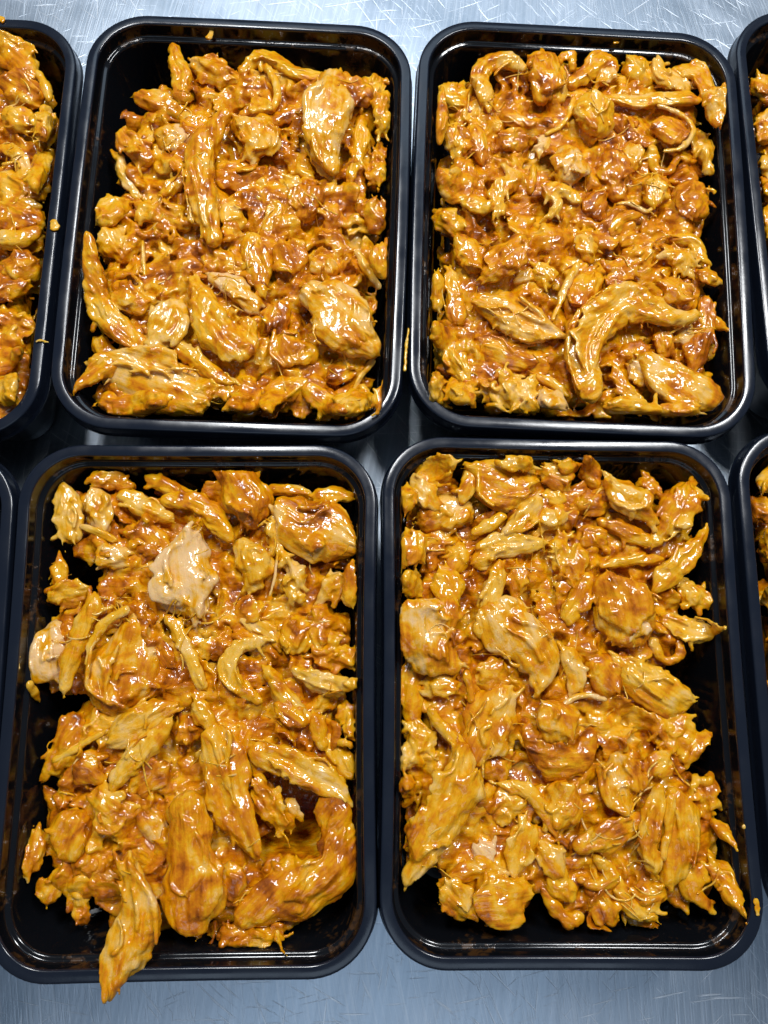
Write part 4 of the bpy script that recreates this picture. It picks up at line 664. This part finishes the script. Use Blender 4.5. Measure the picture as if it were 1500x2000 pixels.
def fringe(A, P, rg, s, k):
    """torn fibres poking out of the ends and edges"""
    Q = catmull(P, 16); T = np.gradient(Q[:, :2], axis=0); T /= np.linalg.norm(T, axis=1)[:, None] + 1e-9
    for j in range(k):
        e = rg.random() < .65; i = int(rg.choice([0, 15])) if e else int(rg.integers(1, 15)); t = T[i] * (1 if i > 7 else -1); n = np.array([-t[1], t[0]]); r = Q[i, 3]
        c = Q[i, :2] + n * r * (rg.uniform(-.7, .7) if e else rg.choice([-.8, .8])) + (t * r * .35 if e else 0)
        d = t * (1 if e else rg.uniform(.2, 1)) + n * rg.normal(0, .35) + (0 if e else n * np.sign(np.dot(c - Q[i, :2], n)) * .5); d /= np.linalg.norm(d)
        ln = rg.uniform(.0018, .0048); dr = rg.uniform(.2, .7); w = rg.choice([.0004, .0006, .0009, .0013])
        pts = np.array([[*(c + d * ln * u), Q[i, 2] + .0004 - dr * ln * max(u, 0) ** 2 * .5, w * (1 - .35 * u)] for u in (-.6, .1, .6, 1)])
        A.add(sweep2(pts, .8, 7, .001, .3, s + 40 + j))
def build_piece(kind, P, seed):
    rg = np.random.default_rng(seed); A = Acc(); P = np.asarray(P, float).copy(); rm = P[:, 3].mean(); s = seed
    L = np.linalg.norm(np.diff(P[:, :2], axis=0), axis=1).sum() + rm
    if kind == 'crumb':
        P[:, 3] *= .85; A.add(sweep(P, .4, 10, .0006, .45, s)); A.add(sweep2(off(P, .6, .15, .4, .2, 1, .5, s), .6, 8, .0006, .4, s + 1)); return A
    if kind == 'chunk':
        P[:, 3] *= 1.0 + .16 * np.clip((.006 - rm) / .003, 0, 1); Q = P.copy(); Q[:, 3] *= .92 if rm > .006 else .78
        A.add(sweep(Q, .5, 22, .0013, .26, s, thick=min(rm * .5, .0048)))
        for j in range(4 if rm < .006 else 3):
            a = rg.uniform(0, .25); bb = rg.uniform(.75, 1); q = off(P, rg.uniform(-.35, .35), .30 + .08 * j, rg.uniform(.55, .95), a, bb, .3, s + j)
            dx = T2(P, rg.uniform(.1, .5) * min(rm, .005)); q[:, :2] += dx * rg.choice([-1, 1])
            if rm > .003 and np.linalg.norm(q[-1, :2] - q[0, :2]) < rm: q[-1, :2] += T2(P, rm * .5); q[0, :2] -= T2(P, rm * .5)
            A.add(sheet(q, rg.uniform(.1, .45), rg.normal(0, .3), .0013, s + j * 3, crink=.16 if rm < .006 else .08, fray=.3 if rm < .006 else .15, edge=min(.5, .0028 / rm)))
        for j in range(2): A.add(sweep2(off(P, rg.uniform(-.7, .7), .3, rg.uniform(.22, .36), rg.uniform(0, .3), rg.uniform(.7, 1), .5, s + 7 + j), .8, 10, .0014, .25, s + 7 + j))
        strands(A, P, rg, s, int(rg.integers(2, 5)), .9, .5); fringe(A, P, rg, s, 6)
    elif kind == 'slab':
        Q = P.copy(); Q[:, 3] *= 1.08
        e = T2(P, rm * .35); Q[0, :2] -= e; Q[-1, :2] += e
        A.add(sheet(Q, .32, rg.normal(0, .08), min(.0030, rm * .45), s, nv=17, step=.0011, crink=min(.09, .00042 / rm), fray=.14, edge=.26))
        core = P.copy(); core[:, 3] *= .82; core[:, 2] -= .0012; A.add(sweep(core, .4, 20, .0013, .18, s, thick=min(rm * .35, .0032)))
        A.add(sheet(off(P, rg.choice([-.6, .6]), .22, .42, rg.uniform(0, .3), rg.uniform(.7, 1), .3, s + 2), .3, rg.normal(0, .4), .0011, s + 2, crink=.2))
        strands(A, P, rg, s, 3); fringe(A, P, rg, s, 5)
    elif kind == 'strip':
        tn = rm < .0021
        if rm > .005: P[:, 3] *= 1.12
        if tn: A.add(sweep(P, .78, 12, .0011, .3, s, end=1.2, power=1.4)); return A
        A.add(sweep(P, .6, 14, .0011, .28, s, end=1.1, power=1.3, thick=min(rm * .62, .0046)))
        Q = P.copy(); Q[:, 2] += rm * .18
        A.add(sheet(Q, rg.uniform(.25, .6), rg.normal(0, .35), .0013, s + 1, crink=.16, fray=.25))
        A.add(sheet(off(P, rg.uniform(-.4, .4), .42, rg.uniform(.45, .7), rg.uniform(0, .3), rg.uniform(.6, 1), .4, s + 3), rg.uniform(.1, .5), rg.normal(0, .6), .0011, s + 3, crink=.18))
        A.add(sweep2(off(P, rg.uniform(-.8, .8), .35, rg.uniform(.22, .4), rg.uniform(0, .3), rg.uniform(.7, 1), .5, s + 5), .8, 10, .0013, .25, s + 5))
        strands(A, P, rg, s, 3, .9, .5); fringe(A, P, rg, s, 5)
    else:  # shred: a tangle of short fibres and flakes over a small core
        Q = P.copy(); Q[:, 3] *= .75; Q[:, 2] -= .0016
        A.add(sweep(Q, .5, 14, .0013, .3, s, thick=min(rm * .45, .0035)))
        for j in range(int(np.clip(L * rm / 2.4e-6, 12, 34))):
            q0 = catmull(P, 20)[int(rg.integers(0, 20))]; ln = rg.uniform(.5, 1.6) * rm + .003; an = rg.uniform(0, 6.3) if j % 3 else .7 * s; cv = rg.normal(0, .8)
            c0 = q0[:2] + rg.normal(0, .45, 2) * q0[3]; pts = []; aw = rg.uniform(-.3, 1)
            for t in np.linspace(-.5, .5, 5):
                aa = an + cv * t * 1.6; pts.append((c0[0] + math.cos(aa) * ln * t, c0[1] + math.sin(aa) * ln * t, q0[2] + .0004 + .0022 * (1 - (2 * t) ** 2) * aw, rg.uniform(.75, 1.1)))
            pts = np.array(pts)
            if j % 4 == 0: pts[:, 3] *= rg.uniform(.0015, .0028); A.add(sheet(pts, rg.uniform(0, .6), rg.normal(0, .9), .0010, s + j, nv=7))
            else: pts[:, 3] *= rg.choice([.0005, .0007, .0009, .0013]); A.add(sweep2(pts, .85, 8, .0012, .3, s + j))
    return A
def T2(P, l):
    d = P[-1, :2] - P[0, :2]; return d / (np.linalg.norm(d) + 1e-9) * l

def world(key, V):
    cx, cy, th = TRAYS[key][:3]; c, s_ = math.cos(th), math.sin(th); V = np.asarray(V, float)
    return np.c_[V[:, 0] * c - V[:, 1] * s_ + cx, V[:, 0] * s_ + V[:, 1] * c + cy, V[:, 2]]

NAMES = dict(chunk='chicken_chunk', slab='chicken_slab', strip='chicken_strip', shred='shredded_chicken_clump', crumb='chicken_crumb')
jobs = []      # object, voxel, kind
hmaps = {}     # top-of-heap height per tray, 1 mm cells
def hmap(key): return hmaps.setdefault(key, np.full((200, 200), -.048))
def splat(key, V):
    H = hmap(key); i = np.clip(((V[:, 0] + .1) * 1000).astype(int), 0, 199); j = np.clip(((V[:, 1] + .1) * 1000).astype(int), 0, 199); np.maximum.at(H, (i, j), V[:, 2])
key = None; seed = 100; TOP = {}
plist = []
for line in PIECES.strip().splitlines():
    if line[0] == '@': key = line[1:]; continue
    hd, pts, lab = line.split('|'); kind, lv, sa, pk = hd.split(); seed += 13
    P = np.array([[float(v) / 1000 for v in q.split(',')] for q in pts.split(';')])
    A = build_piece(kind, P, seed); V, F = A.arrays()
    if kind != 'crumb' and float(lv) < 14:      # meat pressed against a tray wall flattens there
        for ax in (0, 1):
            lim = TRAYS[key][3 + ax] / 2 - .0062 + np.minimum(0, V[:, 2] + .006) * .13; ov = np.abs(V[:, ax]) - (lim - .0025)
            V[:, ax] = np.where(ov > 0, np.sign(V[:, ax]) * (lim - .0025 + .0022 * np.tanh(np.maximum(ov, 0) / .004)), V[:, ax])
    splat(key, V)
    W = world(key, V); c = W.mean(0); c[2] = W[:, 2].min()
    U, S_, Vt = np.linalg.svd((W[:, :2] - W[:, :2].mean(0))[::5], full_matrices=False); an = math.atan2(Vt[0, 1], Vt[0, 0])
    W = W - c; ca, sn = math.cos(-an), math.sin(-an); W = np.c_[W[:, 0] * ca - W[:, 1] * sn, W[:, 0] * sn + W[:, 1] * ca, W[:, 2]]
    o = link(NAMES[kind], mesh(NAMES[kind], W, F, CH)); o.location = c; o.rotation_euler = (0, 0, an)
    cat = dict(chunk='chicken chunk', slab='chicken slice', strip='chicken strip', shred='shredded chicken', crumb='food crumb')[kind]
    tag(o, lab, cat, 'pieces of glazed chicken in the %s tray' % TN[key] if kind != 'crumb' else 'crumbs on the trays')
    o['sauce'] = float(sa); o['pink'] = float(pk); jobs.append((o, .00057 if kind != 'crumb' else .0003, kind))

# ------------------------------------------------------------------ bed of small shreds under the pieces
def inside(poly, x, y):
    r = np.zeros(len(x), bool); d = np.full(len(x), 1e9); n = len(poly)
    for i in range(n):
        x0, y0 = poly[i]; x1, y1 = poly[(i + 1) % n]
        with np.errstate(divide='ignore', invalid='ignore'): cr = ((y0 > y) != (y1 > y)) & (x < (x1 - x0) * (y - y0) / (y1 - y0 + 1e-12) + x0)
        r ^= cr; t = np.clip(((x - x0) * (x1 - x0) + (y - y0) * (y1 - y0)) / ((x1 - x0) ** 2 + (y1 - y0) ** 2 + 1e-12), 0, 1)
        d = np.minimum(d, np.hypot(x - x0 - t * (x1 - x0), y - y0 - t * (y1 - y0)))
    return np.where(r, d, -d)
def smooth2(H, k):
    for _ in range(k):
        P = np.pad(H, 1, 'edge'); H = (P[:-2, 1:-1] + P[2:, 1:-1] + P[1:-1, :-2] + P[1:-1, 2:] + 4 * H) / 8
    return H
def bed_height(key, x, y):
    z0, poly, holes = HEAPS[key]; poly = [(a / 1000, b / 1000) for a, b in poly]
    d = inside(poly, x, y); w_, h_ = TRAYS[key][3:5]
    dw = np.minimum(w_ / 2 - .0085 - abs(x), h_ / 2 - .0085 - abs(y))
    b = z0 / 1000 - .0062 + .0016 * noise(np.c_[x, y, x * 0] * 110, 5) + .0007 * noise(np.c_[x, y, x * 0] * 320, 6)
    e = np.clip((d - .001) / .007, 0, 1); e = e * e * (3 - 2 * e)
    if key in ('LT', 'RT', 'RB'): pass
    z = -.046 + (b + .046) * e
    near = (dw < .004) & (d > -.002); 
    for hx, hy, hr in holes:
        q = np.hypot(x - hx / 1000, y - hy / 1000) / (hr / 1000); z = np.where(q < 1.6, np.minimum(z, -.046 + (z + .046) * np.clip((q - .75) / .6, 0, 1)), z)
    return z, d
for key in HEAPS:
    z0, poly, holes = HEAPS[key]; w_, h_ = TRAYS[key][3:5]; rg = np.random.default_rng(len(key) * 31 + ord(key[0]) * 7 + ord(key[1]))
    A = Acc()
    st = .0012; xs = np.arange(-w_ / 2 + .0085, w_ / 2 - .0084, st); ys = np.arange(-h_ / 2 + .0085, h_ / 2 - .0084, st)
    X, Y = np.meshgrid(xs, ys, indexing='ij'); Z, D = bed_height(key, X.ravel(), Y.ravel())
    # the wall slopes in: keep the sides off it low down
    k = 1 - np.clip((-.008 - Z) / .040, 0, 1) * .10
    V1 = np.c_[X.ravel() * k, Y.ravel() * k, Z]; V0 = V1.copy(); V0[:, 2] = np.maximum(-.0475, Z - .008); V0[:, :2] = V1[:, :2]
    nx, ny = X.shape; idx = np.arange(nx * ny).reshape(nx, ny)
    q = np.stack([idx[:-1, :-1], idx[1:, :-1], idx[1:, 1:], idx[:-1, 1:]], -1).reshape(-1, 4)
    keep = (D > -.001)[q].all(1); q = q[keep]; nb = len(V1)
    # rim of the kept region closes the solid
    e = np.vstack([q[:, [0, 1]], q[:, [1, 2]], q[:, [2, 3]], q[:, [3, 0]]]); ek = e[:, 0] * nb + e[:, 1]; rk = e[:, 1] * nb + e[:, 0]; bd = e[~np.isin(ek, rk)]
    side = np.c_[bd[:, 0], bd[:, 0] + nb, bd[:, 1] + nb, bd[:, 1]]
    F = np.vstack([q, q[:, ::-1] + nb, side]); A.add((np.vstack([V1, V0]), F, (np.zeros((0, 3), int),)))
    cnt = {'LT': 330, 'RT': 60, 'RB': 60}.get(key, 760)
    xr = {'LT': (.0, w_ / 2), 'RT': (-w_ / 2, -.03), 'RB': (-w_ / 2, -.02)}.get(key, (-w_ / 2, w_ / 2))
    for j in range(cnt):
        x, y = rg.uniform(xr[0] + .010, xr[1] - .010), rg.uniform(-h_ / 2 + .010, h_ / 2 - .010)
        z, d = bed_height(key, np.array([x]), np.array([y]))
        if d[0] < .0015 or z[0] < -.040: continue
        r = rg.choice([.0007, .0010, .0014, .0020, .0028, .0038]); ln = rg.uniform(2.5, 7) * min(r, .0024) + .003; an = rg.uniform(0, 6.3) if j % 3 == 0 else 4.5 * noise(np.array([[x * 38 + 9, y * 38, ord(key[0]) + ord(key[1]) * .37]]), 12)[0] + rg.normal(0, .3); cv = rg.normal(0, .8)
        pts = []
        for t in np.linspace(-.5, .5, 5):
            aa = an + cv * t * 1.4; px, py = x + math.cos(aa) * ln * t, y + math.sin(aa) * ln * t
            pts.append((px, py, bed_height(key, np.array([px]), np.array([py]))[0][0] + r * .55 + rg.uniform(0, .0028), r * rg.uniform(.7, 1.15)))
        pts = np.array(pts); pts[:, 2] = np.maximum(pts[:, 2], pts[:, 2].max() - .004)
        m = .0095; pts[:, 0] = np.clip(pts[:, 0], -w_ / 2 + m, w_ / 2 - m); pts[:, 1] = np.clip(pts[:, 1], -h_ / 2 + m, h_ / 2 - m)
        if r > .0012: pts[:, 3] *= 1.25; A.add(sheet(pts, rg.uniform(-.1, .7), rg.normal(0, .7), rg.uniform(.0011, .0018), int(rg.integers(0, 9999)), nv=7, crink=.3))
        else: A.add(sweep2(pts, rg.uniform(.45, .9), 9, .0013, .4, int(rg.integers(0, 9999))))
    V, F = A.arrays()
    for ax in (0, 1):
        lim = TRAYS[key][3 + ax] / 2 - .0085 + np.minimum(0, V[:, 2] + .006) * .15; V[:, ax] = np.clip(V[:, ax], -lim, lim)
    V[:, 2] = np.maximum(V[:, 2], -.0472)
    cr = TRAYS[key][3] / 2 - .0085 - .016, TRAYS[key][4] / 2 - .0085 - .016      # keep inside the rounded corners
    qx, qy = np.abs(V[:, 0]) - cr[0], np.abs(V[:, 1]) - cr[1]; rr_ = np.hypot(np.maximum(qx, 0), np.maximum(qy, 0)); rl = .016 + np.minimum(0, V[:, 2] + .006) * .15
    k_ = np.where((qx > 0) & (qy > 0) & (rr_ > rl), rl / np.maximum(rr_, 1e-9), 1)
    V[:, 0] = np.where(k_ < 1, np.sign(V[:, 0]) * (cr[0] + qx * k_), V[:, 0]); V[:, 1] = np.where(k_ < 1, np.sign(V[:, 1]) * (cr[1] + qy * k_), V[:, 1])
    splat(key, V); cx, cy, th = TRAYS[key][:3]
    o = link('shredded_chicken_bed', mesh('shredded_chicken_bed', V, F, CH)); o.location = (cx, cy, 0); o.rotation_euler = (0, 0, th)
    tag(o, 'mass of small saucy chicken shreds filling the %s tray beneath the larger pieces' % TN[key], 'shredded chicken', None, 'stuff')
    o['sauce'] = .70; o['pink'] = .15; jobs.append((o, .00074, 'bed'))

# ------------------------------------------------------------------ fuse, smooth, add fibre relief
for o, vx, kind in jobs:
    m = o.modifiers.new('r', 'REMESH'); m.mode = 'VOXEL'; m.voxel_size = vx; m.use_smooth_shade = True
    m = o.modifiers.new('s', 'SMOOTH'); m.factor = .5; m.iterations = 1
dg = bpy.context.evaluated_depsgraph_get(); dg.update()
tot = 0
for n_, (o, vx, kind) in enumerate(jobs):
    me = bpy.data.meshes.new_from_object(o.evaluated_get(dg), depsgraph=dg); old = o.data; nm = old.name; o.modifiers.clear()
    nv = len(me.vertices); co_ = np.empty(nv * 3, np.float32); me.vertices.foreach_get('co', co_); no = np.empty(nv * 3, np.float32); me.vertices.foreach_get('normal', no)
    co_ = co_.reshape(-1, 3); no = no.reshape(-1, 3)
    sd = n_ * 3.17
    if kind == 'bed':
        dr = np.floor((noise(co_ / .011 + sd, 8) * .5 + .5) * 5) * .63; cx_, sx_ = np.cos(dr), np.sin(dr)
        rq = np.c_[co_[:, 0] * cx_ + co_[:, 1] * sx_, co_[:, 1] * cx_ - co_[:, 0] * sx_, co_[:, 2]]
        d = noise(rq / np.array([.006, .0010, .0014]) + sd, 3) * .00030 + (np.abs(noise(co_ / .0032 + sd, 4)) - .25) * .0005
    else:
        wq = co_ + .0012 * np.c_[noise(co_ / .005 + sd, 1), noise(co_ / .005 + sd, 2), np.zeros(nv)]
        fib = noise(wq / np.array([.009, .0011, .0011]) + sd, 3)
        fold = np.abs(noise(wq / np.array([.018, .0050, .0050]) + sd, 4)) - .25; f2 = np.abs(noise(wq / np.array([.0060, .0021, .0021]) + sd, 5)) - .25
        sm = np.clip(noise(wq / .008 + sd, 9) * 2.6 + .45, 0, 1)     # some stretches stay smooth, others are torn
        fin = noise(wq / np.array([.016, .00075, .0009]) + sd, 7)
        d = (fib * .00026 + fin * .00022) * (.10 + sm) + fold * .0006 + f2 * .00022 * sm
        if kind == 'crumb': d = d * .3
    co_ = co_ + no * d[:, None]
    me.vertices.foreach_set('co', co_.astype(np.float32).ravel())
    if kind == 'bed':   # drop the unseen underside
        import bmesh
        bm = bmesh.new(); bm.from_mesh(me); bm.normal_update()
        bmesh.ops.delete(bm, geom=[f for f in bm.faces if f.normal.z < -.35], context='FACES'); bm.to_mesh(me); bm.free()
    me.materials.clear(); me.materials.append(CH); me.polygons.foreach_set('use_smooth', np.ones(len(me.polygons), bool)); me.update()
    o.data = me; bpy.data.meshes.remove(old); me.name = nm; tot += len(me.polygons) * 2
print('TRIS', tot)

# ------------------------------------------------------------------ fine loose fibres draped over the heaps
for key in HEAPS:
    H = hmap(key); Hs = smooth2(np.where(H < -.03, -.03, H), 2); rg = np.random.default_rng(ord(key[0]) * 5 + ord(key[1])); w_, h_ = TRAYS[key][3:5]
    A = Acc(); cnt = {'LT': 50, 'RT': 14, 'RB': 14}.get(key, 70); can = rg.uniform(0, 6.3, 14); xr = {'LT': (.0, w_ / 2), 'RT': (-w_ / 2, -.03), 'RB': (-w_ / 2, -.02)}.get(key, (-w_ / 2, w_ / 2))
    cl = rg.uniform(-1, 1, (14, 2)) * [w_ / 2 - .012, h_ / 2 - .012]
    for j in range(cnt):
        jc = int(rg.integers(0, 14)); a0 = rg.uniform(0, 6.3)
        if j % 3: x, y = cl[jc] + rg.normal(0, .005, 2); a0 = can[jc] + rg.normal(0, .3)
        else: x, y = rg.uniform(xr[0] + .012, xr[1] - .012), rg.uniform(-h_ / 2 + .012, h_ / 2 - .012)
        if not xr[0] + .01 < x < xr[1] - .01 or abs(y) > h_ / 2 - .01: continue
        ln = rg.uniform(.005, .015); an = a0; cv = rg.normal(0, .5); r = rg.uniform(.00020, .00042); pts = []
        px, py = x, y; ok = True
        for t in range(8):
            aa = an + cv * t / 4; px += math.cos(aa) * ln / 8; py += math.sin(aa) * ln / 8
            i, k = int((px + .1) * 1000), int((py + .1) * 1000)
            if not (0 < i < 199 and 0 < k < 199) or H[i, k] < -.022 or abs(px) > w_ / 2 - .009 or abs(py) > h_ / 2 - .009: ok = False; break
            pts.append((px, py, Hs[i, k] + r * .3, r))
        if not ok: continue
        pts = np.array(pts); z = pts[:, 2].copy(); z[1:-1] = (z[:-2] + 2 * z[1:-1] + z[2:]) / 4; pts[:, 2] = z
        A.add(sweep(pts, 1, 6, .0011, .3, j, end=1.5))
    if not A.n: continue
    V, F = A.arrays(); cx, cy, th = TRAYS[key][:3]
    o = link('chicken_fibres', mesh('chicken_fibres', V, F, CH)); o.location = (cx, cy, 0); o.rotation_euler = (0, 0, th)
    tag(o, 'loose thin fibres of chicken scattered over the heap in the %s tray' % TN[key], 'chicken fibres', None, 'stuff'); o['sauce'] = .3; o['pink'] = .2
